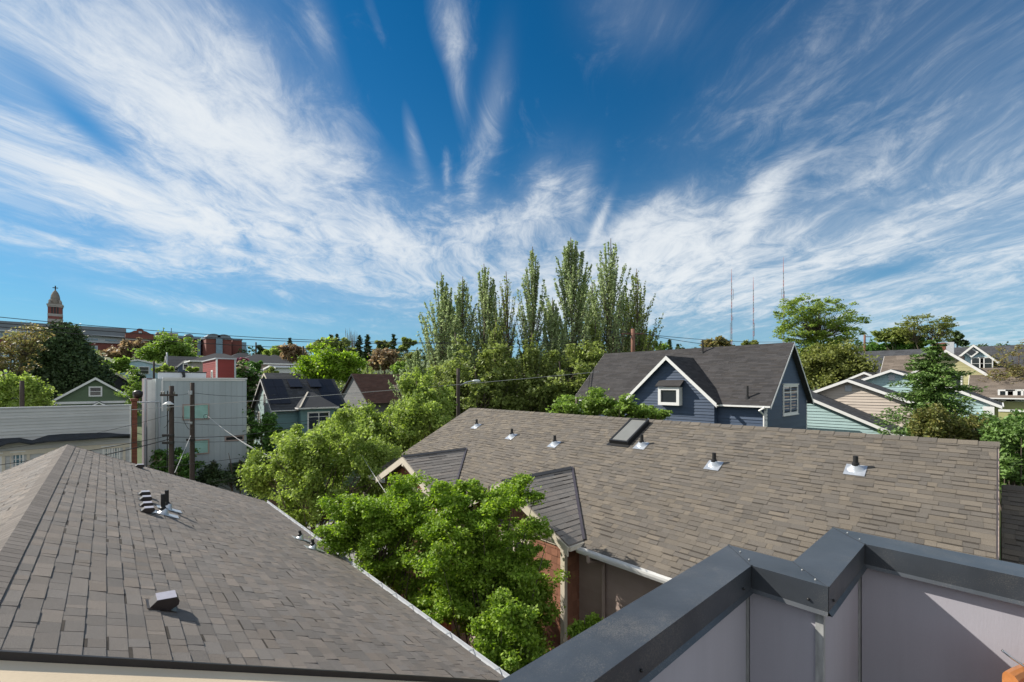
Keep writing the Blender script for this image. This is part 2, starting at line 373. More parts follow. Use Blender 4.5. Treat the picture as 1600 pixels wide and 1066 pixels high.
veil = mt('MULTIPLY', mt('MULTIPLY', mask, .95, clamp=True), mt('MULTIPLY', mt('SUBTRACT', mt('ADD', mt('MULTIPLY', fine, .9), mt('MULTIPLY', streak, 1.1)), .52), 1.9), clamp=True)
cl = mt('SUBTRACT', 1, mt('MULTIPLY', mt('SUBTRACT', 1, veil), mt('SUBTRACT', 1, st_)))
gm = nn(nt, 'ShaderNodeMix', data_type='RGBA', blend_type='MULTIPLY'); gm.inputs['Factor'].default_value = 1
LK(sky.outputs[0], gm.inputs['A']); gm.inputs['B'].default_value = (.225, .425, .54, 1)
hs = nn(nt, 'ShaderNodeHueSaturation'); LK(gm.outputs['Result'], hs.inputs['Color']); hs.inputs['Saturation'].default_value = 1.15; hs.inputs['Value'].default_value = 1.0
hz = nn(nt, 'ShaderNodeMix', data_type='RGBA'); LK(mt('MULTIPLY', mt('EXPONENT', mt('MULTIPLY', mt('MAXIMUM', el, 0), -.105)), .9), hz.inputs['Factor']); LK(hs.outputs[0], hz.inputs['A']); hz.inputs['B'].default_value = (1.75, 3.2, 4.2, 1)
mx = nn(nt, 'ShaderNodeMix', data_type='RGBA'); LK(cl, mx.inputs['Factor']); LK(hz.outputs['Result'], mx.inputs['A']); mx.inputs['B'].default_value = (4.85, 5.1, 5.3, 1)
bg = nn(nt, 'ShaderNodeBackground'); LK(mx.outputs['Result'], bg.inputs[0]); bg.inputs[1].default_value = .12
ow = nn(nt, 'ShaderNodeOutputWorld'); LK(bg.outputs[0], ow.inputs[0])
# ---- own rooftop: parapet with metal coping
own = thing('townhouse', 'rooftop parapet with dark metal coping and pale panels, in the near right corner', 'building', (0, 0, 0))
T = CZ-.8
OUT = [(-6, .92), (2.32, .92), (2.32, .635), (3.04, .635), (3.04, -5)]
INN = [(-6, .735), (2.10, .735), (2.10, .452), (2.80, .452), (2.80, -5)]
# coping: each straight run is one sheet-metal length
seams = [[0, .36], [0, 1], [0, 1], [0, .153]]
for i in range(4):
    a0, a1, b0, b1 = V3((*OUT[i], T-.012)), V3((*OUT[i+1], T-.012)), V3((*INN[i], T)), V3((*INN[i+1], T))
    a = (a0, a1, b0, b1); cuts = [0, .5, 1] if i == 0 else ([0, .148, .6, 1] if i == 3 else [0, 1])
    for c0, c1 in zip(cuts, cuts[1:]):
        e = .0016; g0 = e if c0 > 0 else e*.5; g1 = e
        o0 = a0.lerp(a1, c0); o1 = a0.lerp(a1, c1); i0 = b0.lerp(b1, c0); i1 = b0.lerp(b1, c1)
        dr = (a1-a0).normalized(); o0 += dr*g0; i0 += dr*g0; o1 -= dr*g1; i1 -= dr*g1
        nrm = (b0-a0); nrm.z = 0
        nin = V3((0,-1,0)) if i in (0, 2) else V3((-1,0,0))
        d = UP*-.1; lip = nin*.012 + UP*-.014
        mb = MB(); mb.poly([o0, i0, i1, o1]); k = .006
        mb.poly([i0, i0+d, i1+d, i1]); mb.poly([o0, o1, o1+d, o0+d])
        mb.poly([i0+d, i0+d+lip, i1+d+lip, i1+d]); mb.poly([i0+d+lip, i0+d-nin*.03+UP*-.014, i1+d-nin*.03+UP*-.014, i1+d+lip])
        mb.poly([o0+d, o1+d, o1+d-UP*.001+nin*.03, o0+d-UP*.001+nin*.03])
        c = part('parapet_cap', mb, 'coping_metal', own)
# raised seams and screws
def screw(p, n, r=.0038):
    mb = MB(); n = V3(n); mb.path([p, V3(p)+n*.004, V3(p)+n*.007], [r, r*.95, r*.3], 10); part('screw', mb, 'panel_trim' if n.z > .5 else 'black_pipe', own, True)
for i, fr in ((1, 0), (2, 0), (3, 0), (3, .148)):
    o = V3((*OUT[i], T)).lerp(V3((*OUT[i+1], T)), fr); n_ = V3((*INN[i], T)).lerp(V3((*INN[i+1], T)), fr)
    dr = (n_-o).normalized(); sd = dr.cross(UP)
    mb = MB(); mb.obox(o-sd*.004+UP*-.0165, dr*((n_-o).length)+UP*.012, sd*.008, UP*.007); part('seam_strip', mb, 'coping_metal', own)
    off = V3((0, -.022, 0)) if i in (1, 3) else V3((-.022, 0, 0))
    for q in (.33, .7): screw(o.lerp(n_, q)+off+UP*(-.012*(1-q)), UP)
for p, n in (((2.0, .733, T-.07), (0,-1,0)), ((2.098, .52, T-.07), (-1,0,0)), ((2.16, .45, T-.07), (0,-1,0)), ((2.798, -.3, T-.07), (-1,0,0)), ((1.2, .733, T-.07), (0,-1,0))): screw(p, n, .0055)
# inner wall panels, set back under the coping, with corner posts
zb = T-1.25; pn = [(-6, .765), (2.13, .765), (2.13, .482), (2.83, .482), (2.83, -5)]
for i in range(4):
    p, q = V3((*pn[i], zb)), V3((*pn[i+1], zb)); dr = (q-p).normalized(); outw = V3((0,1,0)) if i in (0, 2) else V3((1,0,0))
    mb = MB(); mb.obox(p+dr*(.0 if i == 0 else (.0205 if i == 2 else .012)), dr*((q-p).length-(.0205 if i == 1 else .012)-(.0 if i == 0 else (.0205 if i == 2 else .012))), UP*(1.25-.07), outw*.05); part('wall_panel', mb, 'panel', own)
for (x, y) in pn[1:4]:
    k = .03; inner = (x, y) in ((pn[1]), (pn[3]))
    sx = -1 if inner else -1
    mb = MB()
    if inner: mb.box(x-.008, x+.05, y-.008, y+.05, zb, T-.072);
    else: mb.box(x-.008, x+.02, y-.008, y+.02, zb, T-.072)
    part('corner_trim', mb, 'panel_trim', own)
mb = MB(); mb.box(-6, 2.83, -5, .76, zb-.3, zb+.002); part('deck_floor', mb, 'deck', own)
mb = MB(); mb.prism([(-6,.9,0),(-6,-5,0),(3.0,-5,0),(3.0,.6,0),(2.28,.6,0),(2.28,.9,0)][::-1], (0,0,zb-.31)); part('outer_wall', mb, 'lap_grey', own)
mb = MB()
for i in range(4):
    p, q = V3((*OUT[i], zb-.3)), V3((*OUT[i+1], zb-.3)); outw = V3((0,1,0)) if i in (0, 2) else V3((1,0,0)); dr = (q-p).normalized()
    ext = [0, .001, 0, 0][i]
    mb.obox(p-outw*.05, dr*(q-p).length, UP*(1.25+.22), outw*.012)
part('outer_cladding', mb, 'panel', own)

# ---- patio chair: only its top corner shows
c0 = P(1600, 1052, 1.62); ch = thing('patio_chair', 'varnished orange wooden patio chair with a metal rail, cut off by the right frame edge', 'chair', (c0.x, c0.y, zb))
ax = V3((C_, -S_, 0)); fw = V3((S_, C_, 0)); top = P(1594, 1056, 1.62)
def rb(o, a, b, c): return MB().obox(o, a, b, c)
# backrest top slat: curved board, rounded upper edge
mb = MB(); n = 14; prof = [(.0,-.30),(.0,-.03),(.006,-.012),(.018,-.002),(.034,0),(.05,-.004),(.058,-.016),(.06,-.03),(.06,-.30)]
W = .5
for k in range(n):
    t0, t1 = k/n, (k+1)/n
    def pt(t, q): 
        cu = .05*(1-(2*t-1)**2); return top + ax*(t*W) + fw*(q[0]+cu) + UP*(q[1]-.012*(2*t-1)**2)
    for a, b in zip(prof, prof[1:]+prof[:1]): mb.poly([pt(t0,a), pt(t0,b), pt(t1,b), pt(t1,a)])
mb.poly([top+fw*q[0]+UP*(q[1]-.012) for q in prof]); mb.poly([top+ax*W+fw*q[0]+UP*(q[1]-.012) for q in prof][::-1])
part('backrest', mb, 'chair_wood', ch)
mb = MB(); mb.path([top+ax*.012+fw*.07+UP*.05, top+ax*.045+fw*.06+UP*.022, top+ax*.075+fw*.04-UP*.0, top+ax*.088+fw*.03-UP*.03, top+ax*.09+fw*.0-UP*.3], .0042, 8); part('rail', mb, 'chrome', ch, True)
mb = MB(); mb.obox(top+ax*.0+fw*-.42-UP*.75, ax*W, fw*.46, UP*.03); part('seat', mb, 'chair_wood', ch)
for sx in (0.01, W-.05):
    for sy in (-.42, .0): mb = MB(); mb.obox(top+ax*sx+fw*sy+UP*(zb-top.z), ax*.04, fw*.04, UP*(top.z-.75-zb if sy < -.1 else top.z-.29-zb)); part('leg', mb, 'chair_wood', ch)
mb = MB(); mb.obox(top+ax*.1+fw*-.02-UP*.3, ax*.34, fw*.05, UP*.27); part('cushion', mb, 'cloth_red', ch)

# ---- shared roof furniture
def pipe_vent(h, p, pitch_dir, p_, height=.3, r=.035, fl=.22, long_=.34, label=None):
    """h house, p point on roof, pitch_dir unit horizontal uphill, p_ slope"""
    Vd = (V3(pitch_dir)+UP*p_).normalized(); Ud = Vd.cross(UP).normalized(); N = Ud.cross(Vd)
    if N.z < 0: N = -N
    p = V3(p)+N*.014
    f = MB(); f.obox(p-Ud*fl/2-Vd*long_*.6, Ud*fl, Vd*long_, N*.006)
    for k in range(9):
        pass
    b = MB(); n = 16; rings = [(fl*.42, .006, 0), (fl*.34, .03, .01), (r*1.7, .075, .03), (r*1.25, .1, .04)]
    for rr, hh, up in rings:
        for k in range(n):
            an = 2*math.pi*k/n; f.v.append(tuple(p+Ud*(rr*math.cos(an))+Vd*(rr*math.sin(an))*.9+N*hh*(1 if True else 1)))
    b0 = len(f.v)-n*4
    for i in range(3):
        for k in range(n): k2 = (k+1) % n; f.f.append((b0+i*n+k, b0+i*n+k2, b0+(i+1)*n+k2, b0+(i+1)*n+k))
    fo = part('vent_flashing', f, 'galvanised', h, label=label)
    t = MB(); t.path([p+UP*.02, p+UP*.12, p+UP*.13, p+UP*height, p+UP*height], [r*1.45, r*1.4, r, r, r*.7], 14); part('vent_pipe', t, 'black_pipe', fo, False)
def box_vent(h, p, down, p_, w=.26, label=None):
    """slant-back hood; down = horizontal downhill direction"""
    Vd = (V3(down)-UP*p_).normalized(); Ud = Vd.cross(UP).normalized(); N = Ud.cross(Vd); 
    if N.z < 0: N = -N
    p = V3(p)+N*.013; b = MB(); L = w*1.15; a = -L/2
    k = w/.235; side = [(a, .0), (a+.035*k, .085*k), (L*.26, .15*k), (L*.44, .115*k), (L*.48, .07*k), (L*.34, .02), (L*.30, 0)]
    b.prism([p+Vd*x+N*y-Ud*w/2 for x, y in side], Ud*w)
    b.obox(p-Ud*(w*.62)-Vd*L*.6, Ud*w*1.24, Vd*L*1.15, N*.004)
    o = part('roof_vent', b, 'brown_metal', h, label=label)
    lip = MB(); q0, q1 = p+Vd*(a+.033*k)+N*(.086*k)-Ud*w*.505, p+Vd*(L*.265)+N*(.151*k)-Ud*w*.505; lip.obox(q0, Ud*w*1.01, q1-q0, N*.004); part('vent_hood', lip, 'hood_paint', o)
def gutter(parent, a, b, inward, size=.11, m='white_trim'):
    """open trough from a to b, hanging outside the eave"""
    a, b = V3(a), V3(b); o = -V3(inward).normalized(); mb = MB(); s_ = size; d = b-a
    pr = [(0,0),(0,-s_),(s_*.72,-s_),(s_*.95,-s_*.45),(s_,0),(s_*.9,0),(s_*.86,-s_*.42),(s_*.66,-s_*.9),(.006,-s_*.9),(.006,0)]
    mb.prism([a+o*x+UP*y for x, y in pr], d)
    return part('gutter', mb, m, parent)

# ---- left house: grey shingle gable
LH = thing('shingled_house', 'grey shingle gable roof in the left foreground, with a row of small box vents', 'house', (0, 10.5, 0))
xr, zr, xe, ze, y0, y1 = -.75, 8.37, 3.97, 6.03, 4.40, 16.8
sl_ = (zr-ze)/(xe-xr); rn = random.Random(3)
xw = 2*xr-xe
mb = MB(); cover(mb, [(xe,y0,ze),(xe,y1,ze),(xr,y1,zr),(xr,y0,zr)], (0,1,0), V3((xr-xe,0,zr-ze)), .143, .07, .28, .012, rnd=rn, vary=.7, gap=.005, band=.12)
mb.prism([(xe,y0+.0,ze-.005),(xr,y0,zr-.005),(xr,y1,zr-.005),(xe,y1,ze-.005)], (0,0,-.05))
roofL = part('roof', mb, 'shingle_grey', LH)
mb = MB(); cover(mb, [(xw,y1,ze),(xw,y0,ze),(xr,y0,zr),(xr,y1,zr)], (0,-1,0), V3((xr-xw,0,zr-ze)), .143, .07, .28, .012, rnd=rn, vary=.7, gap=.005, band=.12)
mb.prism([(xw,y0,ze-.005),(xw,y1,ze-.005),(xr,y1,zr-.005),(xr,y0,zr-.005)], (0,0,-.05))
part('roof', mb, 'shingle_grey', LH)
def ridge_caps(parent, a, b, sides, sl, w=.15, step=.14, th=.02, m='ridge_cap', lift=.03):
    a, b = V3(a), V3(b); d = (b-a).normalized(); L = (b-a).length; s1 = V3(sides); mb = MB(); n = int(L/step)
    for k in range(n):
        p = a+d*(k*step); q = p+d*(step*1.0-.003); t0, t1 = lift+th, lift+.004
        for sg in (1, -1):
            dn = s1*sg*w - UP*(sl*w)
            mb.poly([p+UP*t0, q+UP*t1, q+dn+UP*t1, p+dn+UP*t0] if sg*s1.cross(d).z < 0 else [p+UP*t0, p+dn+UP*t0, q+dn+UP*t1, q+UP*t1])
            mb.poly([p+dn+UP*t0, q+dn+UP*t1, q+dn+UP*.0, p+dn+UP*.0])
            mb.poly([p+UP*t0, p+dn+UP*t0, p+dn, p])
    return part('ridge_cap', mb, m, parent)
ridge_caps(LH, (xr,y0,zr), (xr,y1,zr), (1,0,0), sl_, w=.145, th=.006, lift=.012)
# rake: dark metal edge, beige board, wall
for yy, sg in ((y0, -1), (y1, 1)):
    for xa, za, xb, zb_ in ((xr, zr, xe, ze), (xw, ze, xr, zr)):
        d = V3((xb-xa, 0, zb_-za))
        yb = yy if sg < 0 else yy
        mb = MB(); mb.obox((xa, yb+sg*.0, za+.012), d, (0, sg*.022, 0), (0,0,-.06)); part('rake_edge', mb, 'dark_metal', LH)
        mb = MB(); mb.obox((xa, yb, za-.052), d*.41, (0, sg*.014, 0), (0,0,-.34)); mb.obox(V3((xa, yb, za-.052))+d*.413, d*.587, (0, sg*.014, 0), (0,0,-.34)); part('bargeboard', mb, 'beige_board', LH)
        if sg < 0:
            mb = MB(); mb.obox((xa, yb-.024, za-.045), d, (0, -.42, -.03), (0,0,-.03)); part('rake_ledge', mb, 'beige_board', LH)
mb = MB(); mb.prism([(xe-.35,y0+.02,0),(xe-.35,y0+.02,ze+.08),(xr,y0+.02,zr-.12),(xw+.35,y0+.02,ze+.08),(xw+.35,y0+.02,0)], (0,y1-y0-.04,0)); part('wall', mb, 'beige_board', LH)
mb = MB(); mb.box(xe-.36, xe-.02, y0+.06, y1-.02, ze-.06, ze-.04); part('soffit', mb, 'beige_board', LH)
g = gutter(LH, (xe+.0,y0-.02,ze-.0), (xe+.0,y1+.02,ze-.0), (-1,0,0), .1, 'grey_trim')
for k in range(20): mb = MB(); mb.box(xe-.01, xe+.105, y0+.3+k*.6, y0+.325+k*.6, ze-.004, ze+.004); part('gutter_strap', mb, 'galvanised', g)
Nl = V3((sl_, 0, 1)).normalized(); Ol = V3((xe, y0, ze))
def onL(px, py): return hit(px, py, Ol, Nl)
for k, (px, py, w_) in enumerate(((217,731,.17),(224,775,.16),(226,783,.16),(227,793,.16),(229,801,.16),(252,949,.195))):
    box_vent(LH, onL(px, py), (1,0,0), sl_, w_)
for px, py, hh in ((260,796,.36),(254,804,.36),(468,843,.19),(488,858,.2)):
    pipe_vent(LH, onL(px, py), (-1,0,0), sl_, hh, r=.033, fl=.24, long_=.42)

# ---- right house: warm brown shingle roof with two cross gables
RH = thing('shingled_house', 'brown shingle roof with two small cross gables and a skylight, across the middle right', 'house', (12, 8, 0))
XR, ZR, XE, ZE, Y0, Y1 = 12.2, 8.9, 7.45, 6.525, .03, 16.2; rn = random.Random(5)
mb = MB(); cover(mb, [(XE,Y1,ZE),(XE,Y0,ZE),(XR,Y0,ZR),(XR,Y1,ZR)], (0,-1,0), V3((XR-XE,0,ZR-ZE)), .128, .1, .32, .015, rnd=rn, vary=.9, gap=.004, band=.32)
mb.prism([(XE,Y0,ZE-.005),(XE,Y1,ZE-.005),(XR,Y1,ZR-.005),(XR,Y0,ZR-.005)], (0,0,-.1))
part('roof', mb, 'shingle_warm', RH)
XB = 2*XR-XE; mb = MB(); cover(mb, [(XB,Y0,ZE),(XB,Y1,ZE),(XR,Y1,ZR),(XR,Y0,ZR)], (0,1,0), V3((XR-XB,0,ZR-ZE)), .143, .3, .5, .010, rnd=rn)
mb.prism([(XR,Y0,ZR-.005),(XR,Y1,ZR-.005),(XB,Y1,ZE-.005),(XB,Y0,ZE-.005)], (0,0,-.1)); part('roof', mb, 'shingle_warm', RH)
ridge_caps(RH, (XR,Y0-.04,ZR), (XR,Y1,ZR), (-1,0,0), .5, w=.14, step=.28, th=.014, m='shingle_warm', lift=.016)
for yy, sg in ((Y0, -1), (Y1, 1)):
    for xa, za, xb, zb_ in ((XE, ZE, XR, ZR), (XR, ZR, XB, ZE)):
        mb = MB(); mb.obox((xa, yy, za-.02), (xb-xa, 0, zb_-za), (0, sg*.03, 0), (0,0,-.2)); part('bargeboard', mb, 'lap_taupe', RH)
wl = MB(); wx = 8.0
for yy, sg in ((Y0+.35, -1), (Y1-.35, 1)):
    pg = [(wx,yy,0),(wx,yy,ZE+.5*(wx-XE)-.13),(XR,yy,ZR-.13),(2*XR-wx,yy,ZE+.5*(wx-XE)-.13),(2*XR-wx,yy,0)]
    cover(wl, pg, (-sg,0,0), UP, .18, 60, 60, .016)
cover(wl, [(wx,Y1-.35,0),(wx,Y0+.35,0),(wx,Y0+.35,ZE+.1),(wx,Y1-.35,ZE+.1)], (0,-1,0), UP, .18, 60, 60, .016)
cover(wl, [(2*XR-wx,Y0+.35,0),(2*XR-wx,Y1-.35,0),(2*XR-wx,Y1-.35,ZE+.1),(2*XR-wx,Y0+.35,ZE+.1)], (0,1,0), UP, .18, 60, 60, .016)
part('wall', wl, 'lap_taupe', RH)
mb = MB(); mb.box(XE+.02, wx, Y0+.3, Y1-.3, ZE-.02, ZE-.0); part('soffit', mb, 'lap_taupe', RH)
GC = [(8.1, 2.05), (13.05, 1.9)]; GZ = 7.63
for i, (yc, hw) in enumerate(GC):
    xf = 7.12; xbk = XR-(ZR-GZ)/.5; ev = GZ-.5*hw; xv = XR-(ZR-ev)/.5; li = .03
    for sg in (-1, 1):
        F, B, E, W_ = V3((xf,yc,GZ+li)), V3((xbk,yc,GZ+li)), V3((xf,yc+sg*hw,ev+li)), V3((xv,yc+sg*hw,ev+li))
        mb = MB(); Vv = (F-E); Uu = V3((-1,0,0)) if sg > 0 else V3((1,0,0))
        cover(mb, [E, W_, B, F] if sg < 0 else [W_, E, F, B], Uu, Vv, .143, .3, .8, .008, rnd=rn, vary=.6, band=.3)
        mb.prism([F-UP*.004, B-UP*.004, W_-UP*.004, E-UP*.004], (0,0,-.08))
        part('cross_gable_roof', mb, 'shingle_valley', RH)
        # valley flashing
        n_ = (V3((-.5,0,1))).normalized(); d = (W_-B); s2 = d.cross(n_).normalized()*sg
        mb = MB(); mb.obox(B+n_*.005-s2*.03, d, s2*.08, n_*.01); part('valley_flashing', mb, 'valley_metal', RH)
        # bargeboard on the gable front
        mb = MB(); mb.obox(F+V3((-.03,0,-.035)), (E-F)+V3((0,sg*.0,0)), (.03,0,0), (0,0,-.2)); part('bargeboard', mb, 'cream_trim', RH)
        # short eave gutter return on the side
        mb = MB(); mb.obox(E+V3((0,sg*.002,-.03)), (W_-E), (0,sg*.05,0), (0,0,-.09)); part('eave_board', mb, 'cream_trim', RH)
    mb = MB(); mb.obox((xf-.03,yc-.1,GZ+.0), (xbk-xf,0,0), (0,.1,.05), (0,0,.01)); mb.obox((xf-.03,yc+.1,GZ+.0), (xbk-xf,0,0), (0,-.1,.05), (0,0,.01)); part('ridge_cap', mb, 'shingle_charcoal', RH)
    ww = hw-.43; wxf = 7.5; zt = GZ-.5*ww-.12
    mb = MB(); cover(mb, [(wxf,yc+ww,0),(wxf,yc-ww,0),(wxf,yc-ww,zt),(wxf,yc,GZ-.12),(wxf,yc+ww,zt)], (0,-1,0), UP, .17, .1, .22, .014, rnd=rn)
    for sg in (-1, 1):
        cover(mb, [(wxf,yc+sg*ww,0),(wx+.2,yc+sg*ww,0),(wx+.2,yc+sg*ww,zt+.02),(wxf,yc+sg*ww,zt+.02)], (-sg,0,0), UP, .17, .1, .22, .014, rnd=rn)
    part('gable_wall', mb, 'wall_shake', RH)
    for sg in (-1, 1):
        mb = MB(); mb.box(wxf-.045, wxf+.05, min(yc+sg*(ww+.03), yc+sg*(ww-.09)), max(yc+sg*(ww+.03), yc+sg*(ww-.09)), 0, zt+.0)
        part('corner_board', mb, 'cream_trim', RH)
    # frieze, knee brace and a window
    mb = MB(); mb.box(wxf-.035, wxf-.004, yc-ww+.1, yc+ww-.1, zt-.32, zt-.16); part('frieze_board', mb, 'cream_trim', RH)
    mb = MB(); mb.box(xf-.02, wxf, yc-.05, yc+.05, GZ-.3, GZ-.2); mb.box(wxf-.12, wxf-.02, yc-.05, yc+.05, GZ-.62, GZ-.3)
    mb.obox((xf+.02,yc-.05,GZ-.32), (.3,0,-.28), (0,.1,0), (.05,0,.06)); part('knee_brace', mb, 'cream_trim', RH)
    window(RH, (wxf, yc+.55, zt-1.75), (0,-1,0), 1.1, 1.3, (-1,0,0), mull=(.5,), rail=(.65,), frame='cream_trim')
ga, gb = GC[0][0]-GC[0][1], 0
gutter(RH, (XE-.0,Y0-.03,ZE+.01), (XE-.0,ga+.0,ZE+.01), (1,0,0), .11, 'white_trim')
gutter(RH, (XE,GC[0][0]+GC[0][1],ZE+.01), (XE,GC[1][0]-GC[1][1],ZE+.01), (1,0,0), .11, 'white_trim')
gutter(RH, (XE,GC[1][0]+GC[1][1],ZE+.01), (XE,Y1,ZE+.01), (1,0,0), .11, 'white_trim')
mb = MB(); mb.path([(XE-.06,5.75,ZE-.08),(XE-.06,5.75,ZE-.2),(wx-.09,5.75,ZE-.38),(wx-.09,5.75,ZE-.5),(wx-.09,5.75,.1)], .045, 8); part('downspout', mb, 'lap_taupe', RH)
Nr = V3((-.5,0,1)).normalized(); Or = V3((XR,Y0,ZR))
def onR(px, py): return hit(px, py, Or, Nr)
for px, py, hh in ((745,666,.26),(800,682,.26),(867,694,.26),(1003,696,.28),(1116,727,.28),(1337,734,.26)):
    pipe_vent(RH, onR(px, py), (1,0,0), .5, hh, r=.045, fl=.34, long_=.36)
# skylight on a curb
A, B_, C2, D2 = onR(952,692), onR(984,694), onR(1017,660), onR(986,657)
Vd = V3((1,0,.5)).normalized(); Ud = V3((0,-1,0)); cw = (A-B_).length; ccl = 1.28; O = onR(953,693)+Nr*.012
cw = abs(onR(953,693).y-onR(983,694).y)+.02
sk = MB(); h_ = .11; fr_ = .055
sk.obox(O, Ud*cw, Vd*fr_, Nr*h_); sk.obox(O+Vd*(ccl-fr_), Ud*cw, Vd*fr_, Nr*h_); sk.obox(O+Vd*fr_, Ud*fr_, Vd*(ccl-2*fr_), Nr*h_); sk.obox(O+Vd*fr_+Ud*(cw-fr_), Ud*fr_, Vd*(ccl-2*fr_), Nr*h_)
sk.obox(O-Ud*.05-Vd*.12, Ud*(cw+.1), Vd*(ccl+.2), Nr*.006)
sko = part('skylight', sk, 'black_pipe', RH); g = MB(); g.obox(O+Ud*fr_+Vd*fr_+Nr*(h_-.03), Ud*(cw-2*fr_), Vd*(ccl-2*fr_), Nr*.015); part('pane', g, 'glass_frost', sko)
# rear lower wing beside it
RW = thing('house_wing', 'lower dark shingle roof in shade at the right frame edge', 'house', (12, -4, 0))
dz = .77; ya = -9.0; yb = Y0-.06
mb = MB(); cover(mb, [(XE,yb,ZE-dz),(XE,ya,ZE-dz),(XR,ya,ZR-dz),(XR,yb,ZR-dz)], (0,-1,0), V3((XR-XE,0,ZR-ZE)), .128, .1, .32, .015, rnd=rn, vary=.9, gap=.004, band=.32); mb.prism([(XE,ya,ZE-dz-.005),(XE,yb,ZE-dz-.005),(XR,yb,ZR-dz-.005),(XR,ya,ZR-dz-.005)], (0,0,-.1))
part('roof', mb, 'shingle_warm', RW)
mb = MB(); cover(mb, [(XB,ya,ZE-dz),(XB,yb,ZE-dz),(XR,yb,ZR-dz),(XR,ya,ZR-dz)], (0,1,0), V3((XR-XB,0,ZR-ZE)), .143, .3, .5, .010, rnd=rn); part('roof', mb, 'shingle_warm', RW)
ridge_caps(RW, (XR,ya,ZR-dz), (XR,yb,ZR-dz), (-1,0,0), .5, w=.14, step=.28, th=.014, m='shingle_warm', lift=.016)
mb = MB(); mb.prism([(wx,ya+.3,0),(wx,ya+.3,ZE-dz+.1),(XR,ya+.3,ZR-dz-.13),(2*XR-wx,ya+.3,ZE-dz+.1),(2*XR-wx,ya+.3,0)], (0,yb-ya-.3,0)); part('wall', mb, 'lap_taupe', RW)
# ---- terrain and street
mb = MB(); N_ = 96; rings = [0,6,12,20,30,42,55,70,90,110,130,150,180,210,250,300,350,420,500,600,700,1000,2000,4000]
for R in rings:
    for k in range(N_):
        a = 2*math.pi*k/N_; x, y = R*math.cos(a), R*math.sin(a); mb.v.append((x, y, gz(x, y)))
for i in range(len(rings)-1):
    for k in range(N_): k2 = (k+1) % N_; mb.f.append((i*N_+k, (i+1)*N_+k, (i+1)*N_+k2, i*N_+k2))
solo('ground', mb, 'grass', kind='structure')
mb = MB(); mb.box(-70, 60, 25.5, 31.5, -.1, .006); solo('road', mb, 'asphalt', kind='structure')
mb = MB(); mb.box(-70, 60, 23.6, 25.3, -.1, .13); solo('pavement', mb, 'pavement', kind='structure')
mb = MB(); mb.box(-70, 60, 31.7, 33.4, -.1, .13); solo('pavement', mb, 'pavement', kind='structure')
mb = MB(); mb.box(4.5, 7.3, -6, 18, -.05, .03); solo('path', mb, 'soil', kind='structure')

# ---- generic gable house on the street grid
class H: pass
def gable(parent, rx, a0, a1, bc, hw, zr, ze, zg, wall, roof, trim='white_trim', ov=.4, oe=.4, lap=.16, rowh=.2, thick=.15, bt=.2, walls=True, corner=True, tabw=(.3, .9), lapt=.015, skip=None):
    """ridge along x if rx else along y; a = along ridge, b = across"""
    F = (lambda a, b, z: V3((a, b, z))) if rx else (lambda a, b, z: V3((b, a, z)))
    da = EX if rx else EY; db = EY if rx else EX; s = (zr-ze)/hw
    for sg in (-1, 1):
        e0, e1, r0, r1 = F(a0, bc+sg*hw, ze), F(a1, bc+sg*hw, ze), F(a0, bc, zr), F(a1, bc, zr)
        Vv = r0-e0; U = da if da.cross(Vv).z > 0 else -da
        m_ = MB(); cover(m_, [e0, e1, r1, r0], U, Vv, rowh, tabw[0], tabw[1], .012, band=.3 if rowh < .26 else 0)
        m_.prism([e0-UP*.01, e1-UP*.01, r1-UP*.01, r0-UP*.01], (0, 0, -thick*.8)); part('roof', m_, roof, parent)
        for aa, so_ in ((a0, -1), (a1, 1)):
            m_ = MB(); m_.obox(F(aa, bc, zr-.02), F(aa, bc+sg*hw, ze-.02)-F(aa, bc, zr-.02), da*(so_*.03), (0,0,-bt)); part('bargeboard', m_, trim, parent)
        for q0, q1 in (((a0, skip[0]), (skip[1], a1)) if skip and sg < 0 else ((a0, a1),)):
            m_ = MB(); m_.obox(F(q0, bc+sg*(hw), ze-.0), da*(q1-q0), db*(sg*.09), (0,0,-.1)); part('gutter', m_, trim, parent)
    if walls:
        wb = hw-oe; zt = ze+s*oe-thick; m_ = MB()
        for aa, so_ in ((a0+ov, -1), (a1-ov, 1)):
            pg = [F(aa, bc-wb, zg), F(aa, bc+wb, zg), F(aa, bc+wb, zt), F(aa, bc, zr-thick), F(aa, bc-wb, zt)]
            U = UP.cross(da*so_); cover(m_, pg, U, UP, lap, 80, 80, lapt)
        for sg in (-1, 1):
            pg = [F(a0+ov, bc+sg*wb, zg), F(a1-ov, bc+sg*wb, zg), F(a1-ov, bc+sg*wb, zt), F(a0+ov, bc+sg*wb, zt)]
            cover(m_, pg, UP.cross(db*sg), UP, lap, 80, 80, lapt)
        part('wall', m_, wall, parent)
        if corner:
            for aa, so_ in ((a0+ov, -1), (a1-ov, 1)):
                for sg in (-1, 1):
                    p = F(aa, bc+sg*wb, zg); m_ = MB(); m_.obox(p+da*so_*.03+db*sg*.03, da*(-so_*.14), db*(-sg*.14), UP*(zt-zg)); part('corner_board', m_, trim, parent)
    h = H(); h.F = F; h.s = s; return h
def base(x, y): return (x, y, gz(x, y))

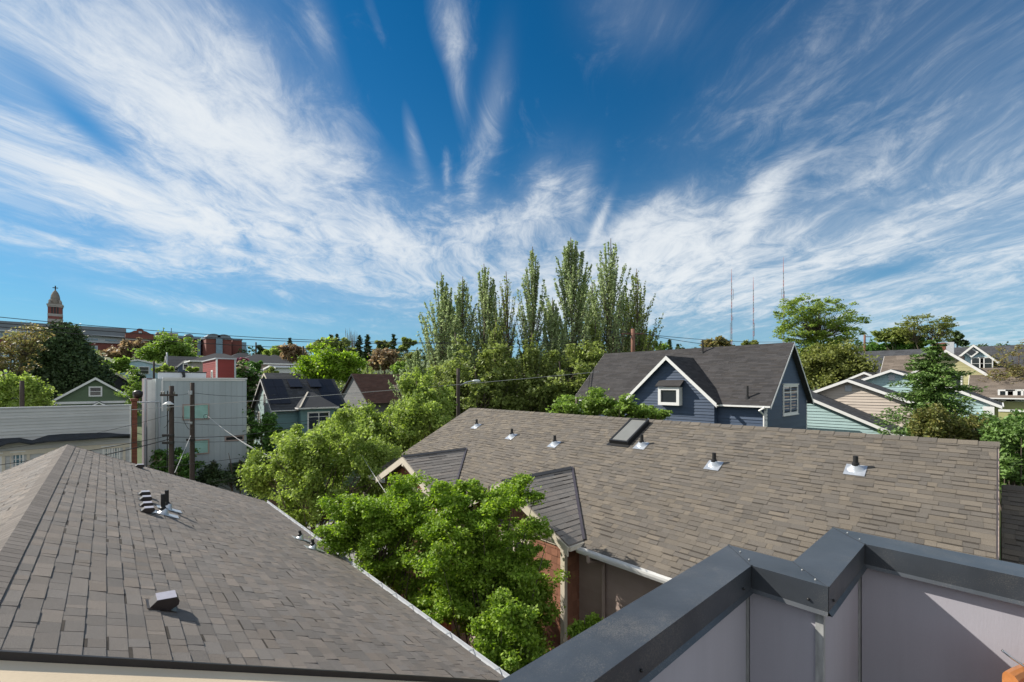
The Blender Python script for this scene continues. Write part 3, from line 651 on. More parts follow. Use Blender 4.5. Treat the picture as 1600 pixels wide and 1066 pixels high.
# ---- navy house behind the right roof
NH = thing('navy_house', 'navy blue lap-sided house with white trim and a small square bay window', 'house', base(33.5, 16))
xe_, xr_, zr_, ze_ = 29.0, 33.5, 12.75, 8.68; yl, yr = 24.2, 9.1
gable(NH, False, yr, yl, xr_, 4.5, zr_, ze_, 0, 'lap_navy', 'shingle_dark', 'white_trim', ov=.35, oe=.35, lap=.2, rowh=.15, tabw=(.25,.8), bt=.16, lapt=.045, skip=(15.5-3.3, 15.5+3.3))
s_ = (zr_-ze_)/4.5
cy, cz, chw = 15.5, 11.95, 3.45; xf = 28.55; ce = cz-.92*chw; xbk = xr_-(zr_-cz)/s_; xv = xe_
for sg in (-1, 1):
    F_, B_2, E_, W2 = V3((xf,cy,cz)), V3((xbk,cy,cz)), V3((xf,cy+sg*chw,ce)), V3((xr_-(zr_-ce)/s_,cy+sg*chw,ce))
    m_ = MB(); cover(m_, [E_, W2, B_2, F_] if sg < 0 else [W2, E_, F_, B_2], (1,0,0) if sg < 0 else (-1,0,0), F_-E_, .15, .25, .8, .012); m_.prism([F_-UP*.005,B_2-UP*.005,W2-UP*.005,E_-UP*.005], (0,0,-.1)); part('cross_gable_roof', m_, 'shingle_dark', NH)
    m_ = MB(); m_.obox(F_+V3((-.04,0,-.01)), E_-F_, (.04,0,0), (0,0,-.27)); part('bargeboard', m_, 'white_trim', NH)
m_ = MB(); wf = 28.9; hb = chw-.3; zq = ce+.92*.3-.1
cover(m_, [(wf,cy+hb,0),(wf,cy-hb,0),(wf,cy-hb,zq),(wf,cy,cz-.12),(wf,cy+hb,zq)], (0,-1,0), UP, .2, 80, 80, .045)
for sg in (-1, 1): cover(m_, [(wf,cy+sg*hb,0),(29.4,cy+sg*hb,0),(29.4,cy+sg*hb,zq),(wf,cy+sg*hb,zq)], (-sg,0,0), UP, .2, 80, 80, .03); part('gable_wall', m_, 'lap_navy', NH)
# square bay window box
a, b2 = onX(1028, 605, 28.42), onX(1061, 634, 28.42)
bw = MB(); yA, yB, zt_, zb2 = a.y, b2.y, a.z, b2.z; f_ = .2; X0, X1 = 28.42, 28.95
bw.box(X0,X1,yB,yB+f_,zb2,zt_); bw.box(X0,X1,yA-f_,yA,zb2,zt_); bw.box(X0,X1,yB+f_,yA-f_,zb2,zb2+f_); bw.box(X0,X1,yB+f_,yA-f_,zt_-f_,zt_)
bo = part('bay_window', bw, 'white_trim', NH)
g = MB(); g.box(X0+.08,X0+.1,yB+f_-.01,yA-f_+.01,zb2+f_-.01,zt_-f_+.01); part('pane', g, 'glass', bo)
g = MB(); g.obox((X0-.12,yB-.14,zt_+.04), (0,yA-yB+.28,0), (.55,0,.38), (0,0,.07)); part('bay_roof', g, 'shingle_dark', bo)
# tall paired window in the end gable
wy = yr+.35; p, q = onY(1223, 667, wy-.02), onY(1246, 607, wy-.02)
p2 = onY(1223, 608, wy); ww_ = q.x-p.x
window(NH, (p.x, wy, 10-2.05), (1,0,0), ww_, 2.0, (0,-1,0), fw=.15, proud=.07, mull=(.5,), rail=(.5,.75), head=True, sill=True)
m_ = MB(); m_.path([(28.9,wy-.06,8.6),(28.95,wy+.25,8.4),(29.3,wy+.1,8.1),(29.3,wy+.1,.2)], .06, 8); part('downspout', m_, 'white_trim', NH)
Nn = V3((-s_,0,1)).normalized()
for px, py, h_ in ((1098,551,.9),(1168,622,.75)):
    pp = hit(px, py, V3((xr_,0,zr_)), Nn); m_ = MB(); m_.path([pp-UP*.1, pp+UP*.06, pp+UP*.08, pp+UP*h_], [.13,.11,.06,.06], 10); part('vent_pipe', m_, 'black_pipe', NH)

# ---- cluster of low gables to the right
def lowgable(name, label, X, apex, right, left=None, wall='lap_teal', depth=11, zg=None, vent=True, roof='shingle_charcoal', trim='white_trim'):
    A = onX(*apex, X); R = onX(*right, X); hw = abs(A.y-R.y)
    if left: hw = max(hw, abs(onX(*left, X).y-A.y))
    h = thing(name, label, 'house', base(X+depth/2, A.y))
    ze = A.z-(A.z-R.z)/abs(A.y-R.y)*hw; zg_ = gz(X, A.y)-.5 if zg is None else zg
    gable(h, True, X, X+depth, A.y, hw, A.z, ze, zg_, wall, roof, trim, ov=.45, oe=.5, lap=.22, rowh=.16, bt=.22, tabw=(.3,.9), lapt=.05, corner=True)
    if vent:
        m_ = MB(); m_.box(X+.38, X+.43, A.y-.22, A.y+.22, A.z-1.0, A.z-.5); part('gable_vent', m_, 'grey_trim', h)
    return h
tl = lowgable('teal_house', 'pale teal lap-sided house, lowest of the overlapping gables right behind the shingle ridge', 39, (1225,604), (1410,681), depth=5.0, vent=False, zg=-.2)
bg_ = lowgable('cream_house', 'cream lap-sided gable between the two pale teal houses', 43, (1324,592), (1440,632), depth=4.8, wall='lap_cream', zg=-.2)
t2 = lowgable('teal_house', 'pale teal gable with a small vent, above and behind the cream gable', 51, (1392,577), (1470,600), depth=8, zg=-.2)
t3 = lowgable('brown_gable_house', 'small brown gable with white trim farthest back of the overlapping gables', 59, (1350,581), (1366,587), (1285,604), depth=8, wall='lap_cream', zg=1)
t4 = lowgable('teal_house', 'pale teal house with white corner post, right of the conifer', 48, (1472,599), (1566,634), depth=9, zg=-.2, vent=False)
m_ = MB(); p = onX(1553, 640, 48.2); m_.box(48.0, 48.6, p.y-.02, p.y+.55, 0, p.z+.2); part('corner_post', m_, 'white_trim', t4)

# ---- yellow house and pale blue house on the right
YH = thing('yellow_house', 'yellow-green gabled house with a brown shingle roof behind the utility pole', 'house', base(66, 14))
X = 60; A = onX(1478, 546, X); R = onX(1510, 590, X)
gable(YH, True, X, X+10, A.y, 4.6, A.z, A.z-4.0, 1.5, 'lap_yellow', 'shingle_tan', 'white_trim', ov=.5, oe=.5, bt=.3, rowh=.3)
A2 = onX(1382, 560, X+5)
gable(YH, False, A.y, A2.y, X+5, 5.0, A.z-.2, A.z-3.9, 1.5, 'lap_olive', 'shingle_tan', 'white_trim', ov=.4, oe=.4, rowh=.3)
window(YH, (X+.5, A.y-.2, A.z-3.6), (0,-1,0), .9, 1.3, (-1,0,0), fw=.12)
m_ = MB(); c_ = onX(1469, 545, X+4); m_.box(X+4,X+4.8,c_.y-.4,c_.y+.4,A.z-2,c_.z+.6); part('chimney', m_, 'brick_orange', YH)
BH = thing('pale_blue_house', 'pale blue gabled house with a white diamond window and grey roof', 'house', base(84, 16))
X = 78; A = onX(1521, 538, X); R = onX(1553, 560, X)
hw_ = abs(A.y-R.y); s2 = (A.z-R.z)/hw_
gable(BH, True, X, X+9, A.y, hw_+.4, A.z, A.z-s2*(hw_+.4), 3, 'lap_blue', 'shingle_charcoal', 'white_trim', ov=.5, oe=.5, bt=.3, rowh=.3)
gable(BH, False, A.y-7, A.y+13, X+8, 6.5, A.z+.15, A.z-4.2, 3, 'lap_blue', 'shingle_charcoal', 'white_trim', ov=.4, oe=.5, rowh=.3)
window(BH, onX(1517, 578, X+.42), (0,-1,0), 1.15, 1.5, (-1,0,0), fw=.1, rail=(.5,)); window(BH, onX(1530, 578, X+.42), (0,-1,0), 1.15, 1.5, (-1,0,0), fw=.1, rail=(.5,))
m_ = MB(); c_ = onX(1518, 551, X+.3); r_ = .62
for k in range(4):
    a_ = math.pi/2*k; a2 = a_+math.pi/2
    v0 = V3((0,math.cos(a_),math.sin(a_))); v1 = V3((0,math.cos(a2),math.sin(a2))); m_.prism([c_+v0*r_, c_+v1*r_, c_+v1*r_*.68, c_+v0*r_*.68], (-.1,0,0))
dwi = part('diamond_window', m_, 'white_trim', BH); m_ = MB(); m_.prism([c_+V3((0,math.cos(math.pi/2*k),math.sin(math.pi/2*k)))*r_*.7 for k in range(4)], (-.04,0,0)); part('pane', m_, 'glass', dwi)
m_ = MB(); c_ = onX(1481, 553, X+4); m_.box(X+3.5,X+4.6,c_.y-.6,c_.y+.6,A.z-3.6,c_.z+1.5); part('roof_box', m_, 'grey_trim', BH)
# lean-to brown roof in front
BR = thing('brown_roofed_porch', 'low brown-roofed house with a row of white windows behind the lawn at far right', 'house', base(58, 6))
X = 56; A = onX(1560, 596, X)
gable(BR, False, A.y-12, onX(1516, 596, X+6).y, X+6, 6, A.z+1.3, A.z-1.4, 0, 'lap_olive', 'shingle_tan', 'white_trim', ov=.4, oe=.5, rowh=.3)
for px in (1559, 1571, 1586, 1600): window(BR, onX(px, 627, X+.52), (0,-1,0), 1.0, 1.0, (-1,0,0), fw=.13)
mb = MB(); a_ = onX(1560, 650, 46)
for k in range(14): mb.box(46, 46.03, a_.y-k*.82-.8, a_.y-k*.82, 5.6, a_.z+.3)
o = solo('board_fence', mb, 'lap_olive', 'yellow-green board fence with a white cap rail, at the right frame edge', 'fence')
mb = MB(); mb.box(45.96, 46.1, a_.y-12, a_.y, a_.z+.31, a_.z+.46); part('cap_rail', mb, 'white_trim', o)
for k in range(5): mb = MB(); mb.box(46.04, 46.16, a_.y-k*2.9-.1, a_.y-k*2.9, 0, a_.z+.3); part('post', mb, 'lap_olive', o)

# ---- white sided building on the left
WB = thing('flat_roofed_building', 'long white lap-sided flat building with a sagging dark canopy, behind the left roof', 'building', base(-10, 44))
Y = 42.0; c_ = onY(204, 633.5, Y); xR = c_.x; zt = c_.z
m_ = MB(); cover(m_, [(-34,Y,0),(xR,Y,0),(xR,Y,zt),(-34,Y,zt+.05)], (1,0,0), UP, .2, 80, 80, .045)
cover(m_, [(xR,Y,0),(xR,Y+9,0),(xR,Y+9,zt-.4),(xR,Y,zt)], (0,1,0), UP, .2, 80, 80, .045); m_.box(-34, xR-.03, Y+.05, Y+9, 0, zt-.4); part('wall', m_, 'lap_white', WB)
m_ = MB(); m_.box(-34.1, xR+.06, Y-.06, Y+.3, zt-.01, zt+.06); part('parapet_cap', m_, 'grey_trim', WB)
m_ = MB(); m_.box(xR-.06, xR+.03, Y-.05, Y+.04, 0, zt-.02); part('corner_board', m_, 'white_trim', WB)
# canopy strip: tarred, wavy
m_ = MB(); pts = [(-20,704,686),(12,692,685),(30,690,684),(50,692,688),(75,689,680),(100,688,678),(130,686,677),(165,683,676),(190,680,678),(203,679,678.5)]
top_, bot_ = [], []
for px, yb_, yt_ in pts: top_.append(onY(px, yt_, Y-.05)); bot_.append(onY(px, yb_, Y-.75))
for i in range(len(pts)-1):
    m_.poly([top_[i], bot_[i], bot_[i+1], top_[i+1]]); m_.poly([bot_[i], bot_[i]-UP*.08, bot_[i+1]-UP*.08, bot_[i+1]]); m_.poly([bot_[i]-UP*.08, top_[i]-UP*.3, top_[i+1]-UP*.3, bot_[i+1]-UP*.08])
part('canopy', m_, 'tar', WB)
m_ = MB(); zc_ = onY(203, 682, Y).z
m_.box(-34, xR-.05, Y-.10, Y-.03, zc_-.75, zc_-.45); part('fascia_board', m_, 'cream_trim', WB)
for px0, px1, py0, py1 in ((-30,3,709,745),(18,38,706,745),(160,172,698,740),(174,188,696,740)):
    a_, b_ = onY(px0, py1, Y), onY(px1, py0, Y)
    window(WB, (a_.x, Y-.02, b_.z-1.9), (1,0,0), b_.x-a_.x, 1.9, (0,-1,0), fw=.09, rail=(.62,), mull=(.33,.66), glass='glass_blue', head=True)
for px in (3, 16, 42, 69, 73, 91, 192):
    a_ = onY(px, 700, Y); m_ = MB(); m_.box(a_.x, a_.x+.14, Y-.07, Y-.02, 0, zc_-.76); part('pilaster', m_, 'cream_trim', WB)
# brick chimney
CH = thing('brick_chimney', 'tall orange brick chimney at the right end of the white sided building', 'chimney', base(2.2, 42))
a_, b_ = onY(206, 640, 41.9), onY(214.5, 628, 41.9)
m_ = MB(); hgt = onY(210, 627, 41.9).z; n = int(hgt/.08)
for k in range(n):
    j = .004 if k % 2 else 0; m_.box(a_.x+j, b_.x-j, 41.9+j, 42.45, k*.08, k*.08+.07)
m_.box(a_.x+.02, b_.x-.02, 41.92, 42.43, 0, hgt-.02); part('stack', m_, 'brick_orange', CH)
m_ = MB(); m_.box(a_.x-.07, b_.x+.07, 41.83, 42.5, hgt, hgt+.18); part('cap', m_, 'brick_orange', CH)
m_ = MB(); m_.lathe(((a_.x+b_.x)/2+.2, 42.4, hgt+.17), [(.1,0),(.25,.1),(.3,.3),(.3,.5),(.12,.6)], 14); part('cowl', m_, 'brown_metal', CH, True)

# ---- grey metal-clad box building
GB = thing('boxy_townhouse', 'boxy grey metal-clad three-storey building with a white roof-deck parapet', 'building', base(6, 48))
Y = 45.0; xl, xR = onY(244, 600, Y).x, onY(385, 600, Y).x; zt = 10.42
m_ = MB(); k = 0; x = xl
cover(m_, [(xl,Y,0),(xR,Y,0),(xR,Y,zt),(xl,Y,zt)], (1,0,0), UP, 20, .42, .42, .03, gap=.03, vary=0)
cover(m_, [(xl,Y+9,0),(xl,Y,0),(xl,Y,zt),(xl,Y+9,zt)], (0,-1,0), UP, 20, .42, .42, .03, gap=.03, vary=0)
cover(m_, [(xR,Y,0),(xR,Y+9,0),(xR,Y+9,zt),(xR,Y,zt)], (0,1,0), UP, 20, .42, .42, .03, gap=.03, vary=0)
m_.box(xl+.02, xR-.02, Y+.03, Y+9, 0, zt-.05); part('wall', m_, 'wall_steel', GB)
m_ = MB(); m_.box(xl+.4, xR+.05, Y-.1, Y+.1, zt-.02, zt+.1); m_.box(onY(253,600,Y).x, xR-.1, Y-.06, Y-.035, zt-.16, zt-.04); m_.box(onY(252,600,Y).x, onY(255,600,Y).x, Y-.06, Y-.035, zt-2.6, zt-.16); part('parapet_cap', m_, 'white_trim', GB)
def py2z(px, py, Y_): return onY(px, py, Y_).z
for px0, px1, py0, py1, gl in ((285,327,631,657,'glass_blind'),(300,327,686,711,'glass_blind'),(351,381,680,690,'glass')):
    a_, b_ = onY(px0, py1, Y-.03), onY(px1, py0, Y-.03)
    window(GB, (a_.x, Y-.03, a_.z), (1,0,0), b_.x-a_.x, b_.z-a_.z+.02, (0,-1,0), fw=.1, proud=.06, frame='lap_taupe', glass=gl, mull=(.42,) if px0 == 285 else ())
m_ = MB(); m_.box(xl+4.9, xR+.3, Y-1.1, Y-.04, py2z(370,727,Y), py2z(370,727,Y)+.25); part('canopy', m_, 'tar', GB)
# left return: mauve pier and white pipes
XL = onY(229, 600, Y+.9).x; m_ = MB(); m_.box(XL, onY(238, 600, Y+.9).x, Y+.9, Y+7, 0, zt+.05); part('pier', m_, 'wall_mauve', GB)
for i, (px, w_) in enumerate(((227,.13),(234,.3),(241.5,.32))):
    a_ = onY(px, 620, Y+.6); m_ = MB(); m_.box(a_.x-w_/2, a_.x+w_/2, Y+.5, Y+.8, 0, zt-.02-.06*i); part('corner_board', m_, 'white_trim' if i else 'grey_trim', GB)
m_ = MB(); a_ = onY(249, 620, Y-.1); m_.path([(a_.x,Y-.1,zt-1.9),(a_.x,Y-.1,.3)], .06, 8); m_.path([(xl-1.0,Y-.08,zt-1.85),(a_.x,Y-.1,zt-1.85)], .05, 8); part('downspout', m_, 'grey_trim', GB)
# roof deck: white parapet and red stair tower
Y2 = Y+3; a_, b_ = onY(247, 592, Y2), onY(322, 583, Y2)
m_ = MB(); m_.box(a_.x, b_.x, Y2, Y2+.15, zt-.1, b_.z); part('deck_parapet', m_, 'wall_white', GB)
m_ = MB(); m_.box(a_.x-.05, b_.x+.05, Y2-.05, Y2+.2, b_.z+.001, b_.z+.08); part('parapet_cap', m_, 'dark_metal', GB)
m_ = MB(); p_ = onY(286, 583, Y2-.1); m_.path([p_+UP*.05, p_-UP*.25+EX*.08, p_-UP*.5-EX*.03, p_-UP*.85+EX*.03], [.12,.1,.12,.08], 8); part('folded_cover', m_, 'black_pipe', GB)
Y3 = Y+9.6; RT = thing('red_building', 'red lap-sided box with a small window rising behind the grey building', 'building', base(14, Y3+3))
a_, b_ = onY(339, 593, Y3), onY(367, 562, Y3); xk = a_.x
m_ = MB(); zz = b_.z
cover(m_, [(xk,Y3,0),(b_.x,Y3,0),(b_.x,Y3,zz),(xk,Y3,zz)], (1,0,0), UP, .2, 80, 80, .025)
cover(m_, [(xk,Y3+9,0),(xk,Y3,0),(xk,Y3,zz),(xk,Y3+9,zz)], (0,-1,0), UP, .2, 80, 80, .025); m_.box(xk+.02,b_.x-.02,Y3+.02,Y3+9,0,zz-.02); part('wall', m_, 'lap_red', RT)
m_ = MB(); m_.box(xk-.08,xk+.05,Y3-.06,Y3+.1,0,zz); part('corner_board', m_, 'white_trim', RT); m_ = MB(); m_.box(b_.x-.06,b_.x+.1,Y3-.06,Y3+.1,0,zz); part('corner_board', m_, 'grey_trim', RT)
m_ = MB(); m_.box(xk-.15,b_.x+.15,Y3-.15,Y3+9,zz+.001,zz+.12); part('parapet_cap', m_, 'grey_trim', RT)
window(RT, (xk-.01, Y3+3.2, zz-2.4), (0,-1,0), 1.0, 1.3, (-1,0,0), fw=.15)

# ---- house with solar panels
TH = thing('teal_house', 'muted teal house with black solar panels, a hipped bay and white framed windows', 'house', base(17, 56))
xa, xb = 13.2, 21.6; yc, hw = 57.6, 4.6; zr_ = 10.62; ze_ = 7.1
gable(TH, True, xa, xb, yc, hw, zr_, ze_, 0, 'lap_teal_deep', 'shingle_charcoal', 'white_trim', ov=.35, oe=.45, rowh=.25, bt=.22)
m_ = MB(); zz = ze_+.45*(zr_-ze_)/hw-.16; wb = hw-.45
cover(m_, [(xa+.32,yc+wb,0),(xa+.32,yc-wb,0),(xa+.32,yc-wb,zz),(xa+.32,yc,zr_-.17),(xa+.32,yc+wb,zz)], (0,-1,0), UP, .16, 80, 80, .02); part('gable_wall', m_, 'lap_teal', TH)
s_ = (zr_-ze_)/hw; Vd = V3((0,1,s_)).normalized(); Nn = V3((0,-s_,1)).normalized(); sl_len = math.hypot(hw, zr_-ze_)
def roofpt(x, t, n=0): return V3((x, yc-hw, ze_)) + Vd*(sl_len*t) + Nn*n
for x0, n_c, t0, rows, dx in ((xa+.15,2,.18,3,-.0),(xb-2.5,2,.02,4,0)):
    for r_ in range(rows):
        for c in range(n_c):
            m_ = MB(); m_.obox(roofpt(x0+c*1.05, t0+r_*(.97-t0)/rows, .05), (1.03,0,0), Vd*(sl_len*(.97-t0)/rows-.03), Nn*.05); part('solar_panel', m_, 'solar', TH)
for x0 in (xa+2.75, xa+5.0):
    m_ = MB(); m_.obox(roofpt(x0, .66, .03), (1.35,0,0), Vd*(sl_len*.32)+Nn*.0, Nn*.05); m_.prism([roofpt(x0,.66,.25),roofpt(x0+1.35,.66,.25),roofpt(x0+1.35,.97,.05),roofpt(x0,.97,.05)], Nn*.05); part('solar_panel', m_, 'solar', TH)
# hipped bay
bx0, bx1 = xa+2.5, xa+6.9; bz = 7.35; by = yc-hw-1.0; top0, top1 = V3((xa+4.3,by+3.0,9.0)), V3((xa+5.0,by+3.0,9.0))
m_ = MB(); L0, R0 = V3((bx0,by,bz)), V3((bx1,by,bz)); Lb, Rb = V3((bx0,by+1.6,bz)), V3((bx1,by+1.6,bz))
m_.poly([L0, R0, top1, top0]); m_.poly([R0, Rb, top1]); m_.poly([Lb, L0, top0]); m_.poly([L0,Lb,Rb,R0]); part('bay_roof', m_, 'shingle_charcoal', TH)
m_ = MB(); m_.obox(L0+UP*.02, top0-L0, (.18,.0,.02), UP*.04); part('hip_cap', m_, 'cream_trim', TH)
m_ = MB(); m_.box(bx0,bx1,by-.08,by+.02,bz-.16,bz-.01); m_.box(bx0-.08,bx0-.0,by,by+1.6,bz-.16,bz-.01); part('gutter', m_, 'white_trim', TH)
m_ = MB(); cover(m_, [(bx0+.3,by+.4,0),(bx1-.3,by+.4,0),(bx1-.3,by+.4,bz),(bx0+.3,by+.4,bz)], (1,0,0), UP, .16, 80, 80, .015); m_.box(bx0+.3,bx1-.3,by+.41,by+2,0,bz); part('bay_wall', m_, 'lap_teal_deep', TH)
window(TH, (bx0+1.0, by+.38, 4.75), (1,0,0), 2.5, 2.1, (0,-1,0), fw=.16, mull=(.5,), rail=(.72,))
window(TH, (xa+.3, yc-.2, 7.6), (0,-1,0), .8, 1.4, (-1,0,0), fw=.13, sill=True); window(TH, (xa+.3, yc+2.4, 5.0), (0,-1,0), .9, 1.7, (-1,0,0), fw=.13)
# ---- brown roofed house
KH = thing('brown_roofed_house', 'dark grey shingled house with a red-brown roof beside the solar house', 'house', base(27, 62))
a_ = onY(549, 584, 63.0); xa = a_.x; zr_ = a_.z; hw = 5.6
gable(KH, True, xa, xa+9.5, 63, hw, zr_, zr_-4.1, 0, 'lap_grey', 'shingle_brown', 'dark_metal', ov=.3, oe=.5, rowh=.25)
window(KH, (xa+.28, 63-3.9, zr_-6.6), (0,-1,0), .8, 1.7, (-1,0,0), fw=.1, frame='grey_trim', glass='glass_blind')
s_ = 4.1/hw; p0 = V3((xa+5.3, 63-hw*.72, zr_-4.1*.72)); m_ = MB()
m_.prism([p0+UP*.55, p0+EX*1.9+UP*.55, p0+EX*1.9+V3((0,2.4,1.45)), p0+V3((0,2.4,1.45))], (0,0,.1)); part('shed_dormer_roof', m_, 'shingle_tan', KH)
m_ = MB(); m_.obox(p0+V3((.1,.1,-.1)), (1.7,0,0), (0,2,0), UP*.6); part('shed_dormer', m_, 'lap_black', KH)

# ---- fence, awning and low wall across the street
mb = MB()
for k in range(40): mb.box(7.2+k*.2, 7.38+k*.2, 35.0, 35.03, 0, 1.75)
for z_ in (.4, 1.4): mb.box(7.2, 15.2, 35.03, 35.07, z_, z_+.09)
solo('board_fence', mb, 'fence_wood', 'dark brown board fence in shade below the grey building', 'fence')

# ---- poles and lamps
def pole(px, py, d, r, mk='pole_wood', label='', parts=(), cat='utility pole', name='utility_pole', group='utility poles', lean=0):
    t_ = P(px, py, d); g_ = gz(t_.x, t_.y); o = thing(name, label, cat, (t_.x, t_.y, g_), group)
    m_ = MB(); k = 8; m_.path([V3((t_.x+lean*(1-i/k), t_.y, g_-.3+(t_.z-g_+.3)*i/k)) for i in range(k+1)], [r*(1.25-.25*i/k) for i in range(k+1)], 12); part('shaft', m_, mk, o, True); return o, t_
p1, t1 = pole(268, 603, 27, .125, label='utility pole with a white lamp hood in front of the grey building')
r_ = V3((C_, -S_, 0)); f_ = V3((S_, C_, 0))
def hw_box(parent, o, r0, r1, z0, z1, m='dark_metal', name='bracket', dep=.1):
    m_ = MB(); m_.obox(o+r_*r0+UP*z0-f_*(dep+.16), r_*(r1-r0), f_*dep, UP*(z1-z0)); return part(name, m_, m, parent)
hw_box(p1, t1, -.5, .5, -.62, -.5, 'pole_wood', 'crossarm', .1)
for q in (-.45, -.3, .32): m_ = MB(); m_.lathe(t1+r_*q-f_*.2+UP*-.5, [(.02,0),(.05,.03),(.035,.07),(.055,.1),(.03,.16)], 10); part('insulator', m_, 'glass_frost', p1, True)
m_ = MB(); m_.lathe(t1+r_*.05-f_*.3+UP*-1.05, [(.05,.12),(.12,.08),(.3,-.06),(.29,-.08),(.1,.02)], 16); part('lamp_hood', m_, 'white_trim', p1, True)
m_ = MB(); m_.lathe(t1+r_*.05-f_*.3+UP*-1.5, [(.08,0),(.1,.15),(.06,.32)], 12); part('meter', m_, 'glass_frost', p1, True)
for z0 in (-3.05, -3.5): hw_box(p1, t1, -.35, .3, z0, z0+.14, 'dark_metal', 'bracket', .14)
m_ = MB(); m_.path([t1+r_*-.16-f_*.1-UP*.3, t1+r_*-.17-f_*.12-UP*5], .03, 6); part('conduit', m_, 'black_pipe', p1)
p2, t2 = pole(300.5, 598, 28, .12, label='taller plain utility pole beside the one with the lamp hood')
hw_box(p2, t2, -.12, .12, -.75, -.5, 'galvanised', 'bracket', .05); hw_box(p2, t2, -.12, .12, -2.6, -2.45, 'galvanised', 'bracket', .05); hw_box(p2, t2, -.2, .3, -3.65, -3.5, 'dark_metal', 'bracket', .1)
p3, t3 = pole(34.5, 595, 40, .15, label='dark utility pole standing by the lime bush behind the white building')
p4, t4_ = pole(716, 576, 33, .13, label='dark utility pole with a street lamp arm in front of the poplars')
m_ = MB(); m_.path([t4_-UP*1.35, t4_+r_*.5-UP*1.05, t4_+r_*1.1-UP*.9], .035, 8); arm = part('lamp_arm', m_, 'galvanised', p4, True)
m_ = MB(); e_ = t4_+r_*1.05-UP*.92; m_.path([e_, e_+r_*.15, e_+r_*.45, e_+r_*.6+UP*.01], [.04,.1,.11,.03], 10); part('lamp_head', m_, 'lamp_shell', arm, True)
p5, t5 = pole(989, 514, 46, .2, 'pole_red', label='reddish utility pole rising above the navy house ridge'); 
m_ = MB(); m_.obox(t5-r_*1.1-UP*.55, r_*2.2, f_*.12, UP*.12); part('crossarm', m_, 'pole_red', p5)
p6, t6 = pole(1502, 557, 44, .24, 'pole_dark', label='thick dark utility pole in front of the yellow house')
p7, t7 = pole(1351, 523, 90, .18, 'pole_red', label='small reddish pole with a crossarm beside the umbrella-shaped tree')
m_ = MB(); m_.obox(t7+r_*.1-UP*.5, r_*1.4, f_*.12, UP*.14); part('crossarm', m_, 'pole_red', p7)
p8, t8 = pole(400, 535, 130, .2, label='thin dark pole on the skyline right of the brick hospital')
p9, t9 = pole(474, 541, 120, .2, label='short dark pole among the skyline trees right of the rust-coloured tree')
p10, t10 = pole(261, 551, 110, .17, 'grey_trim', label='pale pole standing in front of the domed lime tree')
p11, t11 = pole(240.5, 564, 75, .14, label='brown pole rising behind the roof deck of the grey building')
m_ = MB(); cpt = P(225.5, 735, 27); g0_ = MB(); b_ = P(224.5, 598, 27)

# ---- overhead wires: real cables with sag between two points
def wire(pa, pb, sag, r, label, m='wire', n=24, extra=None):
    pts = [pa.lerp(pb, i/n)-UP*(sag*4*(i/n)*(1-i/n)) for i in range(n+1)]
    mb = MB(); mb.path(pts, r, 6); return solo('power_line', mb, m, label, 'power line', 'overhead wires')
wire(P(-260,468,20), t5-r_*.9-UP*.3, 1.5, .02, 'highest long power line crossing the whole sky left to the red pole')
wire(P(-260,482,20), t5+r_*.0-UP*.42, 1.35, .022, 'second long power line below the highest one')
wire(P(-260,483.5,19.6), t5+r_*.9-UP*.52, 1.75, .022, 'lowest of the three long power lines crossing the sky')
wire(t5-r_*.9-UP*.3, P(1310,527,85), 1.0, .03, 'upper thin wire from the red pole towards the radio masts')
wire(t5+r_*.9-UP*.5, P(1300,530,85), 1.6, .03, 'lower thin wire from the red pole towards the radio masts')
wire(P(-40,657,24), P(936,581,34), .15, .018, 'pale cable running from the white building past the poplars to the navy house', 'wire_pale')
wire(P(323,649,27.9), P(592,747,20), 1.0, .016, 'thick pale service cable from the pole down through the street trees', 'wire_pale')
wire(P(364,681,28), P(600,745,20), .8, .010, 'thin pale service cable below the thick one', 'wire_pale')
wire(P(553,690,19), P(604,772,14), .05, .010, 'short pale cable dropping steeply towards the far cross gable', 'wire_pale')
wire(P(298,681,27.8), P(273,739,25), .0, .022, 'slanting pale guy wire from the right pole down to the left roof', 'wire_pale')
wire(t1+r_*.1-UP*.5, t2-r_*.1-UP*.62, .1, .012, 'short wire joining the two poles near their tops')
wire(t2+r_*.1-UP*.65, P(430,617,31), .15, .014, 'thin wire running right from the top of the taller pole across the grey wall')
wire(P(-60,708,24), t1-UP*1.75+r_*-.1, .3, .012, 'wire from the far left rising to the lamp pole')
wire(P(-60,747,24), t1-UP*3.2, .25, .03, 'thick black cable rising past the chimney to the lamp pole')
wire(P(-60,735,24), t1-UP*3.0, .1, .02, 'black cable just above the thick one at far left')
wire(t1-UP*1.9, P(500,636,30), .35, .012, 'wire rising right from the lamp pole over the lower window')
wire(t1-UP*2.2, P(500,655,30), .3, .013, 'wire sloping right in the middle of the grey wall')
wire(t1-UP*3.1, P(480,663,30), .3, .02, 'heavy black wire sloping right below the middle of the grey wall')
wire(t1-UP*3.4, P(480,678,30), .2, .013, 'black wire just below the heavy one')
wire(P(200,735,22), P(500,695,28), .15, .012, 'wire above the fence crossing low over the grey wall')
wire(P(330,753,22), P(520,715,27), .1, .010, 'upper of two parallel thin wires above the fence')
wire(P(335,758,22), P(520,721,27), .1, .010, 'lower of two parallel thin wires above the fence')
for (a, b, lb) in (((268,640,26.9),(256,668,26.9),'drooping jumper wire left of the lamp pole'),((285,650,27),(300,670,27.8),'looping jumper wire between the two poles')):
    wire(P(*a), P(*b), .3, .012, lb)
mb = MB(); c_ = P(321.5, 651, 27.7); mb.path([c_+r_*(.13*math.cos(a*.45))+UP*(.13*math.sin(a*.45)) for a in range(15)], .014, 6); solo('wire_coil', mb, 'wire', 'small coil of black wire hanging on the cable right of the taller pole', 'wire coil')
